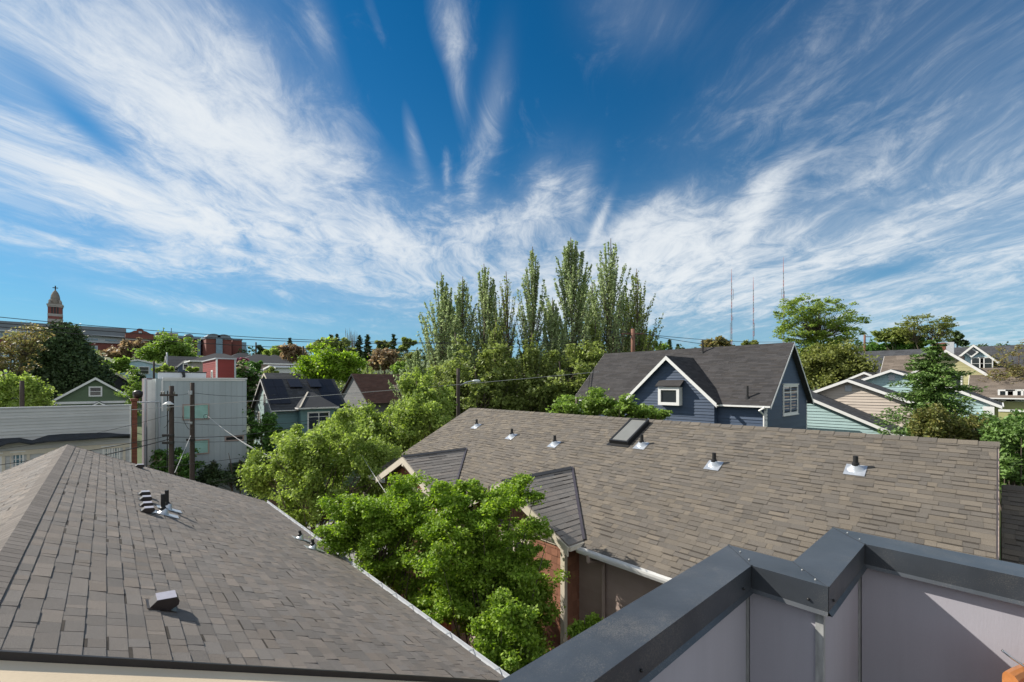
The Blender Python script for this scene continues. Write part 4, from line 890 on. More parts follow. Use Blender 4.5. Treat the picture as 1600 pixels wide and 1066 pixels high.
# ---- hospital and church tower on the hill
def win_grid(parent, O, U, N, us, vs, w, h, m='glass_blue', fr='white_trim', label=None):
    for v in vs:
        for u in us:
            O2 = V3(O)+V3(U)*u+UP*v; b = MB(); b.obox(O2, V3(U)*w, UP*h, V3(N)*.15); f = part('window', b, fr, parent)
            g = MB(); g.obox(O2+V3(U)*w*.08+UP*h*.08+V3(N)*.15, V3(U)*w*.84, UP*h*.84, V3(N)*.05); part('pane', g, m, f)
Y = 400.0
def fb(name, label, Y, px0, px1, pyt, wall, dep=20, cat='building'):
    a, b = onY(px0, pyt, Y), onY(px1, pyt, Y); c = ((a.x+b.x)/2, Y+dep/2, 0)
    g = min(gz(a.x, Y), gz(b.x, Y))-3; o = thing(name, label, cat, (c[0], c[1], g)); z = (a.z+b.z)/2
    m = MB(); m.box(a.x, b.x, Y, Y+dep, g, z); part('wall', m, wall, o); return o, a.x, b.x, z, g
HW, x0, x1, z, g = fb('hospital_wing', 'long hospital wing with a grey metal roof band over glass and brick', 400, -60, 194, 531, 'brick_far', 24)
zt = onY(100, 508, 400).z; zm = onY(100, 521, 400).z
m = MB(); m.box(x0-1, x1+1, 398, 426, zm, zt); part('roof', m, 'roof_far', HW)
m = MB(); m.box(x0-1.5, x1+1.5, 397, 427, zm-1.0, zm-.05); part('fascia', m, 'fascia_far', HW)
m = MB(); m.box(x0, x1, 399.2, 424, z-.5, zm-1.1); part('glazed_storey', m, 'fascia_far', HW)
L_ = x1-x0; u = 3
while u < L_-10:
    win_grid(HW, (x0, 399.1, 0), (1,0,0), (0,-1,0), [u], [z+.8], 7.2, zm-z-3.2, 'glass_blue', 'grey_trim'); u += 9.5
u = 4
while u < L_-10:
    win_grid(HW, (x0, 400, 0), (1,0,0), (0,-1,0), [u], [z-14.5], 8, 12, 'glass_blue', 'fascia_far'); u += 15
m = MB(); m.box(x1+.0, x1+9, 400, 420, z, zt-2.5); part('stair_block', m, 'roof_far', HW)
# brick building with a curved gable
HB, x0, x1, z, g = fb('hospital_building', 'red brick hospital building with a curved parapet gable and pale bands', 385, 196, 243, 523, 'brick_far', 18)
xc = onY(219, 520, 385).x; w = x1-x0
prof = [(-.5,0),(-.42,1.2),(-.3,2.4),(-.2,4.2),(-.12,4.6),(-.1,6.2),(-.05,7.0),(.05,7.0),(.1,6.2),(.12,4.6),(.2,4.2),(.3,2.4),(.42,1.2),(.5,0)]
k_ = (onY(219,513.5,385).z-z)/7
m = MB(); m.prism([(xc+a*w, 384.9, z+b*k_-.05) for a, b in prof], (0,2,0)); part('curved_gable', m, 'brick_far', HB)
m = MB(); m.lathe((xc, 384.8, z+3.2*k_-.8), [(.9,0),(.9,.01)], 12); m.box(xc-.8, xc+.8, 384.6, 384.9, z+1.0*k_, z+3.8*k_); part('niche', m, 'fascia_far', HB)
for dz in (3.2, 14): m = MB(); m.box(x0-.3, x1+.3, 384.5, 385.5, z-dz-.8, z-dz); part('stone_band', m, 'stone_pale', HB)
for q in (.04, .14, .72, .84): win_grid(HB, (x0, 384.9, 0), (1,0,0), (0,-1,0), [w*q], [z-11, z-21], 2.6, 4.6, 'glass_blue', 'stone_pale')
win_grid(HB, (x0, 384.9, 0), (1,0,0), (0,-1,0), [w*.38], [z-12.5, z-23], w*.24, 8, 'glass_blue', 'fascia_far')
for px0, px1, pyt, Y_, mt_, lb in ((246,277,522,430,'concrete_tan','tan concrete rooftop block between the two brick hospital buildings'),):
    o, x0, x1, z, g = fb('rooftop_block', lb, Y_, px0, px1, pyt, mt_, 15); m = MB(); m.box(x0-.5, x1+.5, Y_-.5, Y_+15, z+.01, z+1); part('parapet_cap', m, 'stone_pale', o)
    for q in (.3, .7): m = MB(); m.box(x0+(x1-x0)*q, x0+(x1-x0)*q+.4, Y_+3, Y_+3.4, z+1, z+5); part('vent_stack', m, 'dark_metal', o)
G1, x0, x1, z, g = fb('hospital_building', 'brick and blue-glass hospital block with stepped roof, left of the twin-arched one', 395, 279, 314, 530, 'brick_far', 18)
w = x1-x0
for a, b, dz in ((-.01,.02,1.5),(.24,.40,2.0),(.82,.98,1)): m = MB(); m.box(x0+w*a, x0+w*b, 394, 396, g, z+dz); part('glass_bay', m, 'glass_blue', G1)
m = MB(); m.box(x0-.5, x1, 393.6, 413, z+.01, z+1.4); m.prism([(x0+w*.25,396,z+1.4),(x0+w*.7,396,z+1.4),(x0+w*.62,396,z+3.4),(x0+w*.5,396,z+3.9),(x0+w*.35,396,z+3.4)], (0,12,0)); part('roof', m, 'roof_far', G1)
G2, x0, x1, z, g = fb('hospital_building', 'large brick hospital block with blue glass centre and twin arched roofs', 380, 322, 362, 530, 'brick_far', 24)
w = x1-x0; m = MB(); m.box(x0+w*.37, x0+w*.62, 378.5, 380.5, g, z+.9); part('glass_bay', m, 'glass_blue', G2)
m = MB(); m.box(x0-.4, x1+.4, 379.3, 404, z+.01, z+1.2)
for cxx in (.3, .7):
    pts = [(x0+w*(cxx+.27*math.cos(t)), 379.6, z+1.2+(onY(340,522,380).z-z-1.2)*math.sin(t)) for t in [math.pi*k/8 for k in range(9)]]; m.prism(pts, (0,20,0))
part('roof', m, 'roof_far', G2)
G3, x0, x1, z, g = fb('hospital_building', 'lower brick hospital block with glass corner at the right end of the hospital', 388, 363, 378, 532, 'brick_far', 20)
m = MB(); m.box(x1, x1+3.2, 389, 404, g, z-1); part('glass_bay', m, 'glass_blue', G3); m = MB(); m.box(x0, x1+.3, 387.6, 408, z+.01, z+.9); part('roof', m, 'roof_far', G3)
# domed tower
tx = onY(86.5, 480, 430); bz = onY(86.5, 505, 430).z; K = onY(86.5,450,430).z-bz; g = gz(tx.x, 430)-2
d_ = S_*tx.x+C_*430; wpx = d_/FX/ (C_)  # metres per pixel along x
R_ = 12.4*d_/FX*.5*1.28
BT = thing('bell_tower', 'square stone and brick bell tower with a pale dome and cross on the skyline', 'tower', (tx.x, 430, g))
def sqr(m, r, z0, z1): m.box(tx.x-r, tx.x+r, 430-r, 430+r, z0, z1)
m = MB(); sqr(m, R_, g, bz); part('shaft', m, 'brick_far', BT)
m = MB(); sqr(m, R_*1.02, bz, bz+K*.10); part('stone_band', m, 'stone_pale', BT)
m = MB(); sqr(m, R_, bz+K*.10, bz+K*.18); part('brick_course', m, 'brick_far', BT)
m = MB(); sqr(m, R_*1.02, bz+K*.18, bz+K*.25); part('stone_band', m, 'stone_pale', BT)
m = MB(); sqr(m, R_*.88, bz+K*.25, bz+K*.44); part('belfry_core', m, 'dark_metal', BT)
m = MB()
for sx in (-1, 1):
    for sy in (-1, 1): m.box(tx.x+sx*R_*.75-R_*.24, tx.x+sx*R_*.75+R_*.24, 430+sy*R_*.75-R_*.24, 430+sy*R_*.75+R_*.24, bz+K*.25, bz+K*.44)
for q in (-.2, .2):
    m.box(tx.x+q*R_-R_*.06, tx.x+q*R_+R_*.06, 430-R_*.97, 430+R_*.97, bz+K*.25, bz+K*.44); m.box(tx.x-R_*.97, tx.x+R_*.97, 430+q*R_-R_*.06, 430+q*R_+R_*.06, bz+K*.25, bz+K*.44)
part('belfry_pier', m, 'brick_far', BT)
m = MB(); sqr(m, R_*1.06, bz+K*.44, bz+K*.48); sqr(m, R_*1.14, bz+K*.48, bz+K*.52); part('cornice', m, 'stone_pale', BT)
m = MB(); sqr(m, R_*.95, bz+K*.52, bz+K*.55)
m.lathe((tx.x,430,bz), [(R_*.82,K*.55),(R_*.78,K*.64),(R_*.7,K*.645),(R_*.68,K*.72),(R_*.6,K*.79),(R_*.44,K*.855),(R_*.26,K*.9),(R_*.12,K*.925),(R_*.1,K*.95)], 12); part('dome', m, 'dome_tile', BT)
for sx in (-1,1):
    for sy in (-1,1): m = MB(); m.lathe((tx.x+sx*R_*.72,430+sy*R_*.72,bz), [(R_*.2,K*.55),(R_*.2,K*.62),(.05,K*.66)], 8); part('pinnacle', m, 'stone_pale', BT)
m = MB(); m.box(tx.x-.3, tx.x+.3, 429.7, 430.3, bz+K*.94, bz+K*1.06); m.box(tx.x-1.3, tx.x+1.3, 429.7, 430.3, bz+K*.99, bz+K*1.01); part('cross', m, 'dark_metal', BT)

# ---- hillside houses
def hill(name, label, px, py_ridge, d, halfw, length, rise, wall, roof, rx, wallh=6, wins=(), cat='house', trim='white_trim', porch=False, lap=.4):
    c = P(px, py_ridge, d); g = gz(c.x, c.y)-.5; o = thing(name, label, cat, (c.x, c.y, g))
    a = c.x if rx else c.y; b = c.y if rx else c.x
    gable(o, rx, a-length/2, a+length/2, b, halfw, c.z, c.z-rise, min(g, c.z-rise-2.5), wall, roof, trim, ov=.5, oe=.5, lap=lap, rowh=.5, bt=.35, tabw=(1, 3), lapt=.02, corner=False)
    fy = (c.y-halfw+.48) if rx else (c.y-length/2+.48); fx = (c.x-length/2+.48) if rx else (c.x-halfw+.48)
    for (u, v, w, h, side) in wins:
        if side == 'f': window(o, (c.x+u, fy, c.z+v), (1,0,0), w, h, (0,-1,0), fw=.18, proud=.08, rail=(.5,) if h > 1.2 else ())
        else: window(o, (fx, c.y+u, c.z+v), (0,-1,0), w, h, (-1,0,0), fw=.18, proud=.08, rail=(.5,) if h > 1.2 else ())
    return o, c
o, c = hill('green_house', 'dark green gabled house with white trim and a square attic window, behind the white building', 150, 590, 70, 6.0, 10, 4.4, 'lap_green', 'shingle_charcoal', False, wins=((-.75,-2.9,1.5,1.5,'f'),), lap=.2)
m = MB(); m.box(c.x-4.9, c.x+4.9, c.y-5+.38, c.y-5+.47, c.z-3.95, c.z-3.6); part('band_board', m, 'white_trim', o)
gable(o, False, c.y-7.2, c.y-4.6, c.x+.4, 3.4, c.z-3.6, c.z-5.9, c.z-9, 'lap_green', 'shingle_charcoal', 'white_trim', ov=.3, oe=.3, lap=.2, rowh=.3, corner=True)
m = MB(); e = V3((c.x+4.4,c.y-4.3,c.z-5)); m.path([e, e+UP*1.4, e+UP*1.42, e+UP*1.7], [.12,.12,.25,.22], 8); part('vent_pipe', m, 'galvanised', o)
hill('black_house', 'near-black gabled house with pale trim half hidden behind the green house', 181, 583, 86, 4.6, 8, 3.6, 'lap_black', 'shingle_charcoal', False, wins=((-2.4,-6.2,2.2,2.0,'f'),(1.2,-6.2,1.4,1.8,'f')), trim='cream_trim')
hill('white_house', 'low white and blue house with a shallow roof on the hillside below the brick hospital', 214, 562.5, 130, 6.5, 9, 1.6, 'lap_blue', 'shingle_charcoal', False, wins=((-4.8,-3.9,1.3,1.8,'f'),(-2.7,-3.9,1.3,1.8,'f'),(.2,-4.2,2.4,2.2,'f'),(3.4,-3.9,1.6,1.8,'f')))
o, c = hill('dark_blue_house', 'dark blue bungalow with a broad grey roof under the domed lime tree', 285, 557, 115, 5.0, 7, 3.2, 'lap_navy', 'shingle_charcoal', True, wins=((-2.6,-5.0,1.2,1.2,'f'),(1.6,-5.0,1.2,1.2,'f')))
gable(o, False, c.y-7.0, c.y-3, c.x, 1.8, c.z-1.2, c.z-2.9, c.z-6, 'lap_navy', 'shingle_charcoal', 'white_trim', ov=.3, oe=.3, lap=.4, rowh=.5, corner=False); window(o, (c.x-.6, c.y-6.72, c.z-3.6), (1,0,0), 1.2, 1.5, (0,-1,0), fw=.2)
def hip(name, label, px, py, d, wx, wy, rise, wallh, wall, roof, wins=()):
    c = P(px, py, d); g = gz(c.x, c.y)-1; o = thing(name, label, 'house', (c.x, c.y, g)); ez = c.z-rise
    E = [V3((c.x-wx,c.y-wy,ez)),V3((c.x+wx,c.y-wy,ez)),V3((c.x+wx,c.y+wy,ez)),V3((c.x-wx,c.y+wy,ez))]; k = max(wx-wy, .3)*.8; A, B = V3((c.x-k,c.y,c.z)), V3((c.x+k,c.y,c.z))
    m = MB(); m.poly([E[0],E[1],B,A]); m.poly([E[1],E[2],B]); m.poly([E[2],E[3],A,B]); m.poly([E[3],E[0],A]); m.poly(E[::-1]); part('roof', m, roof, o)
    m = MB(); m.box(c.x-wx-.05,c.x+wx+.05,c.y-wy-.08,c.y-wy,ez-.3,ez); m.box(c.x-wx-.08,c.x-wx,c.y-wy,c.y+wy,ez-.3,ez); part('gutter', m, 'white_trim', o)
    m = MB(); m.box(c.x-wx+.6,c.x+wx-.6,c.y-wy+.6,c.y+wy-.6,min(g,ez-3),ez-.02); part('wall', m, wall, o)
    for u, v, w, h in wins: window(o, (c.x+u, c.y-wy+.58, ez+v), (1,0,0), w, h, (0,-1,0), fw=.18, proud=.08)
    return o
hip('hip_roofed_house', 'pale grey house with a shallow pyramid roof right above the red box', 343, 552.5, 105, 6.2, 5, 2.0, 4, 'concrete_tan', 'shingle_charcoal', ((-3,-2,1.2,1.3),(2.5,-2,1.2,1.3)))
hip('hip_roofed_house', 'taupe house with a dark hip roof and white windows right of the plum tree', 406, 554, 110, 6.4, 5, 2.3, 6, 'lap_taupe', 'shingle_charcoal', ((-1.5,-3.2,1.3,1.7),(3.2,-3.2,1.3,1.7),(-5,-3.2,1.2,1.7)))
hip('hip_roofed_house', 'small blue-grey house with a stepped roof left of the rust-coloured tree', 429, 554.5, 128, 4.6, 4.5, 2.0, 5, 'lap_navy', 'shingle_charcoal', ((-1,-3,2.4,1.6),(2,-3,1.1,1.6)))
hill('pale_house', 'pale flat-roofed low building left of the big bright green tree', 455, 572, 100, 5, 9, .5, 'wall_white', 'roof_far', True, wins=((-3,-2.6,1.6,1.0,'f'),))
hill('grey_roofed_house', 'grey roof with a white gable peeking above the solar house', 445, 583, 76, 3.5, 6.4, 2.0, 'wall_white', 'shingle_charcoal', True, trim='cream_trim')
hip('hip_roofed_house', 'dark-roofed house partly hidden behind the magnolia at the foot of the hospital', 378, 551.5, 140, 5, 4, 2.2, 5, 'concrete_tan', 'shingle_charcoal')
hill('pale_apartment_block', 'pale blue block with small dark windows behind the blossoming tree at far left', 14, 541, 100, 6, 12, .5, 'lap_blue', 'roof_far', True, wins=((-1.2,-4.2,1.6,1.4,'f'),(-1.2,-7.6,1.6,1.4,'f'),(2.8,-4.2,1.6,1.4,'f'),(-5,-4.2,1.6,1.4,'f'),(-1.2,-10.6,1.6,1.0,'f')))
hill('cream_house', 'cream house wall glimpsed between the poplar trunks', 835, 578, 84, 5, 9, 3, 'lap_cream', 'shingle_tan', False, wins=((-1,-5,1.4,1.6,'f'),))
hill('brown_house', 'brown-roofed house glimpsed at the foot of the poplars, left of the navy house', 822, 598, 66, 4, 9, 2, 'lap_taupe', 'shingle_brown', True)
hill('dark_blue_shed', 'dark teal house corner at the far left edge above the lime bush', -6, 578, 66, 4, 6, 3, 'lap_teal_deep', 'shingle_charcoal', False)

# ---- radio masts
def mast(px, pyt, pyb, d, label, ant):
    t, b = P(px, pyt, d), P(px, pyb, d); g = gz(b.x, b.y); o = thing('radio_mast', label, 'radio mast', (b.x, b.y, g), 'radio masts'); r = V3((C_,-S_,0)); f = V3((S_,C_,0)); W = 1.0; H_ = t.z-g; n = 26
    legs = [r*-W+f*-W*.6, r*W+f*-W*.6, f*W]
    for k in range(n):
        m = MB(); z0, z1 = g+H_*.86*k/n, g+H_*.86*(k+1)/n; s0, s1 = 1-.55*k/n, 1-.55*(k+1)/n
        for i in range(3):
            a, c = legs[i], legs[(i+1) % 3]; B0 = V3((b.x,b.y,0))
            m.tube(B0+a*s0+UP*z0, B0+a*s1+UP*z1, .17, n=4); m.tube(B0+a*s0+UP*z0, B0+c*s1+UP*z1, .12, n=4); m.tube(B0+a*s0+UP*z0, B0+c*s0+UP*z0, .12, n=4)
        part('lattice_section', m, 'mast_red' if (k//2) % 2 else 'mast_grey', o)
    m = MB(); m.path([(b.x,b.y,g+H_*.86),(b.x,b.y,t.z)], [.45,.15], 6); part('top_whip', m, 'mast_red', o)
    for (dx, z0, z1) in ant:
        m = MB(); B0 = V3((b.x,b.y,0))+r*dx; za, zb = P(px, z1, d).z, P(px, z0, d).z; m.path([B0+UP*za, B0+UP*zb], .3, 6); m.path([B0+UP*za, V3((b.x,b.y,za))], .15, 4); m.path([B0+UP*(zb-.5), V3((b.x,b.y,zb-.5))], .15, 4); part('antenna', m, 'mast_grey', o)
    return o
mast(1143, 420, 560, 700, 'leftmost of the three thin red and grey radio masts', ((2.8,452,468),(-2,505,530),(2.2,495,500)))
mast(1177, 433, 560, 700, 'middle and shortest of the three thin radio masts', ((1.8,505,525),(.9,482,486)))
mast(1224, 402, 560, 700, 'rightmost and tallest of the three radio masts, rising from behind the umbrella-shaped tree', ((-2.6,452,465),(1.5,455,470)))
# ---- trees: leaf-sized faces built with numpy
def unit(a): return a/np.maximum(np.linalg.norm(a, axis=1, keepdims=True), 1e-9)
def leaf_mesh(name, cen, size, m, loc, parent, aspect=.6, up=.5, dirs=None, jit=.35, fold=0.0):
    n = len(cen); N = RNG.normal(size=(n, 3)); N[:, 2] = np.abs(N[:, 2])+up; N = unit(N)
    A = RNG.normal(size=(n, 3)) if dirs is None else dirs+RNG.normal(size=(n, 3))*.25
    A = unit(A-N*(A*N).sum(1, keepdims=True)); B = np.cross(N, A); s = size*(1+jit*RNG.uniform(-1, 1, (n, 1)))
    c = cen-np.array(loc)
    v = np.stack([c-A*s, c+B*s*aspect-A*s*.15-N*s*fold, c+A*s, c-B*s*aspect-A*s*.15-N*s*fold], 1).reshape(-1, 3)
    me = bpy.data.meshes.new(name); me.vertices.add(n*4); me.vertices.foreach_set('co', v.astype(np.float32).ravel())
    me.loops.add(n*4); me.loops.foreach_set('vertex_index', np.arange(n*4, dtype=np.int32)); me.polygons.add(n)
    me.polygons.foreach_set('loop_start', np.arange(0, n*4, 4, dtype=np.int32)); me.update(calc_edges=True)
    me.materials.append(M[m]); o = bpy.data.objects.new(name, me); COL.objects.link(o); o.parent = parent; return o
def clumps(blobs, n, rr=(.5, 1.0), flat=1.0):
    """clump centres spread through the crown's lobes, more near the outside"""
    vol = np.array([b[3]*b[4]*b[5] for b in blobs])**.7; pr = vol/vol.sum(); out = []
    for i in RNG.choice(len(blobs), n, p=pr):
        b = blobs[i]; d = RNG.normal(size=3); d /= np.linalg.norm(d); r = RNG.uniform(*rr)**.6; out.append([b[0]+d[0]*r*b[3], b[1]+d[1]*r*b[4], b[2]+d[2]*r*b[5]])
    return np.array(out)
def sprays(bl, ncl, rr):
    # main clumps gathered on branch-ends: a few dozen spray axes, each a short run of clumps pointing outward and up
    ns = max(6, ncl//7); ax = clumps(bl, ns, (rr[0], 1.0)); cen = np.array([b[:3] for b in bl]); out = []
    R_ = np.array([max(b[3:6]) for b in bl])
    for a in ax:
        i = np.argmin(((cen-a)**2).sum(1)/R_**2); dv = a-cen[i]; dv[2] += .35*R_[i]; dv /= np.linalg.norm(dv)+1e-9; L = R_[i]*RNG.uniform(.25, .75)
        n = max(1, int(ncl/ns)); t = RNG.uniform(-1.0, .75, n)
        out.append(a+dv*(t*L)[:, None]+RNG.normal(size=(n, 3))*L*.13)
    return np.concatenate(out)
def scatter(cl, per, rad, flat=.6):
    n = len(cl); r = rad*RNG.uniform(.45, 1.3, (n, 1, 1))*np.where(RNG.random((n, per, 1)) < .12, 1.45, .86); d = RNG.normal(size=(n, per, 3)); d = d/np.linalg.norm(d, axis=2, keepdims=True)*RNG.uniform(.25, 1, (n, per, 1))**.5
    d[:, :, 2] *= flat; return (cl[:, None, :]+d*r).reshape(-1, 3)
def limbs(mb, base, top, tips, r, nmax=26, n=6, low=.25):
    base, top = V3(base), V3(top); k = 5; H_ = top.z-base.z
    mb.path([base-UP*.3]+[base.lerp(top, i/k)+V3((random.uniform(-.02,.02)*H_, random.uniform(-.02,.02)*H_, 0)) for i in range(1, k+1)], [r*1.25]+[r*(1-.75*i/k) for i in range(1, k+1)], n+2)
    for t in (tips if len(tips) <= nmax else tips[RNG.choice(len(tips), nmax, replace=False)]):
        t = V3(t); f = random.uniform(low, .8); s = base.lerp(top, f)
        if s.z > t.z-.1: s.z = max(base.z+.4, t.z-H_*.18)
        m1 = s.lerp(t, .5)+UP*(-.06*(t-s).length)+V3((random.uniform(-.05,.05), random.uniform(-.05,.05), 0))*(t-s).length
        q = r*.34*(1.1-f*.5); mb.path([s, s.lerp(m1, .5)+UP*.02, m1, m1.lerp(t, .5), t], [q, q*.8, q*.6, q*.4, q*.12], n-1, cap=False)
def tree(label, d, ells, leaf, ncl, per, m, cr=None, trunk='bark', r=None, base_px=None, group=None, name='tree', cat='tree', flat=.6, nl=26, up=.5, dd=1.0, rr=(.5, 1.0), zg=None, aspect=.6, depth=None, m2=None, n2=0, ground=None, spray=True):
    """ells: (px, py, rx_px, ry_px[, extra depth]) sighted lobes at distance d, given real sizes there"""
    k = d/FX; bl = []
    for e in ells:
        dz = d+(e[4] if len(e) > 4 else 0); c = P(e[0], e[1], dz); rx = e[2]*dz/FX; rz = e[3]*dz/FX; rd = rx*dd if depth is None else depth
        bl.append((c.x, c.y, c.z, (rx*C_+rd*S_)/(C_+S_)*1.0 if False else rx*.5+rd*.5, rx*.5+rd*.5, rz))
    mx_ = sum(b[0]*b[3] for b in bl)/sum(b[3] for b in bl); my_ = sum(b[1]*b[3] for b in bl)/sum(b[3] for b in bl)
    if base_px: q = P(base_px, 600, d); mx_, my_ = q.x, q.y
    g = gz(mx_, my_) if ground is None else ground; top = max(b[2]+b[5]*.55 for b in bl); Hh = top-g
    o = thing(name, label, cat, (mx_, my_, g), group)
    cl = sprays(bl, ncl, rr) if spray else clumps(bl, ncl, rr); cr = cr or max(b[3] for b in bl)*.3
    mb = MB(); limbs(mb, (mx_, my_, g), (bl[0][0]*.6+mx_*.4, bl[0][1]*.6+my_*.4, top), cl, r or Hh*.02, nmax=nl); part('trunk', mb, trunk, o, True)
    leaf_mesh('crown', scatter(cl, per, cr, flat), leaf, m, (mx_, my_, g), o, up=up, aspect=aspect)
    if m2: leaf_mesh('blossom', scatter(cl[:n2], per//3, cr*1.05, flat), leaf*1.2, m2, (mx_, my_, g), o, up=up)
    return o

# near maples in the gap between the two roofs
G = 'maples between the two roofs'
tree('bright green maple filling the gap beside the left gutter, left of the maples', 10.5, [(545,815,36,42),(575,835,42,55),(690,950,40,40,-1),(670,870,40,60,-.5),(610,800,48,42),(640,860,50,60),(560,800,22,28),(650,790,40,40),(600,880,40,50,-.3),(655,930,38,50,-.6)], .034, 760, 115, 'leaf_maple', cr=.25, r=.09, base_px=625, group=G, up=.5, nl=60, flat=.5)
tree('largest bright green maple, against the near cross gable', 9.2, [(760,800,55,48),(800,860,52,70),(720,880,62,70),(700,800,42,50),(805,775,30,22),(825,960,34,64),(765,950,56,66)], .034, 950, 115, 'leaf_maple', cr=.23, r=.1, base_px=775, group=G, up=.5, nl=70, flat=.5)
tree('small bright green maple lowest in front, by the parapet corner', 7.6, [(790,980,38,44),(770,1010,30,30),(825,1000,34,50),(800,1040,50,40)], .032, 300, 90, 'leaf_maple', cr=.17, r=.06, base_px=800, group=G, up=.5, nl=40, flat=.5)
tree('bright green sapling just above the parapet coping, by the taupe wall', 8.6, [(915,975,16,9),(933,965,10,7),(895,985,12,12)], .032, 60, 80, 'leaf_maple', cr=.12, r=.04, base_px=912, group=G, up=.9, nl=20, flat=.5)
# lime street trees
G = 'lime-green street trees'
LT = [('nearest lime-green street tree, left of the far cross gable', 17.5, [(500,760,60,50),(540,700,55,50),(470,720,35,35),(450,700,22,18),(560,790,50,40),(470,790,40,40),(590,740,45,40)], 640, 490),
      ('lime-green street tree reaching in front of the solar house', 22, [(490,688,44,22),(450,700,26,22),(530,690,42,30),(395,722,26,22),(415,745,28,24)], 380, 470),
      ('lime-green street tree right of centre, against the poplar feet', 23, [(600,680,46,30),(650,652,34,26),(575,660,22,22),(685,662,26,24),(630,695,56,30),(560,695,46,30)], 640, 620)]
for lb, d, el_, n_, bp in LT: tree(lb, d, el_, .062 if d < 20 else .075, n_, 60, 'leaf_lime', cr=.33 if d < 20 else .4, r=.12, base_px=bp, group=G, up=.1, nl=50, flat=.9)
tree('lime-green tree with upright sprays between the brown roof and the poplars', 30, [(648,612,18,30),(672,625,22,34),(625,650,26,22),(690,645,18,28)], .11, 300, 36, 'leaf_lime', cr=.5, base_px=660, group=G, up=.0, flat=1.2)
# bushes in front of the navy house
G = 'bushes in front of the navy house'
tree('bright green bushy tree at the left foot of the navy house', 21, [(900,640,30,18),(935,632,26,16),(880,630,14,12)], .07, 230, 44, 'leaf_bright', cr=.32, base_px=905, group=G, up=.6)
tree('bright green bushy tree just left of the skylight', 20.5, [(965,640,26,16),(990,648,26,12),(955,628,12,10)], .07, 200, 44, 'leaf_bright', cr=.3, base_px=968, group=G, up=.6)
tree('small bright green shrub top just right of the skylight', 20, [(1025,650,18,7),(1014,640,6,10)], .06, 90, 40, 'leaf_bright', cr=.22, base_px=1020, group=G, up=.6)

# poplars: steep limbs from a straight trunk
def poplar(label, px, pyt, d, wpx, nl, per, m='leaf_poplar', leafsz=.19, bare=.0, seed=0, low=.06, pybase=650, trunk='bark', lean=0):
    t = P(px, pyt, d); g = gz(t.x, t.y); H_ = t.z-g; o = thing('poplar_tree', label, 'poplar', (t.x, t.y, g), 'tall poplars in the middle')
    W = wpx*1.62*d/FX; nl = int(nl*1.7); rs = np.random.default_rng(seed); mb = MB(); cen = []; rv = V3((C_,-S_,0))
    spine = [V3((t.x, t.y, g+H_*i/10))+rv*(lean*(1-i/10))+V3((rs.uniform(-.12,.12), rs.uniform(-.12,.12), 0)) for i in range(11)]
    mb.path(spine, [.32*(1-.93*i/10)+.015 for i in range(11)], 8)
    for k in range(nl):
        # limb tips fill a brush-shaped crown; every limb climbs steeply to its tip
        zt = rs.uniform(.12, .985)**.8; an = rs.uniform(0, 2*math.pi); env = W*(min(1, (1-zt)*4.2)**.7)*(1-.15*abs(zt-.6)/.4); out = env*rs.uniform(.15, 1.0)**.6; L = H_*rs.uniform(.16, .34)*(1.1-.35*zt)
        fs = max(.05, zt-L/H_); q_ = fs*10; s = spine[int(q_)].lerp(spine[min(int(q_)+1, 10)], q_-int(q_)); L = (zt-fs)*H_
        dv = V3((math.cos(an), math.sin(an), 0)); s = s+dv*out*.25; pts = [s, s+dv*out*.3+UP*L*.3, s+dv*out*.6+UP*L*.65, s+dv*out*.85+UP*L]
        q = .075*(1-fs)+.025; mb.path(pts, [q, q*.75, q*.5, q*.12], 5, cap=False)
        n = int(per*1.3*(.5+L/7)*(1 if zt < .55 else 1-bare*.8)); tt = rs.random(n)**.75
        P4 = np.array([tuple(p) for p in pts]); idx = np.minimum((tt*3).astype(int), 2); fr = (tt*3-idx)[:, None]; pos = P4[idx]*(1-fr)+P4[idx+1]*fr
        rad = (.16+.42*(1-zt))*(1.2-.8*tt)[:, None]; dd_ = rs.normal(size=(n, 3)); dd_[:, 2] *= 1.7; cen.append(pos+dd_*rad*.6)
    n = int(per*2.2); tt = rs.uniform(.2, .97, n); pos = np.array([tuple(spine[min(int(a*10), 9)].lerp(spine[min(int(a*10)+1, 10)], a*10-int(a*10))) for a in tt]); cen.append(pos+rs.normal(size=(n, 3))*np.array([.2,.2,.3]))
    part('trunk', mb, trunk, o, True); leaf_mesh('crown', np.concatenate(cen), leafsz, m, (t.x, t.y, g), o, up=.0, aspect=.62, jit=.45); return o
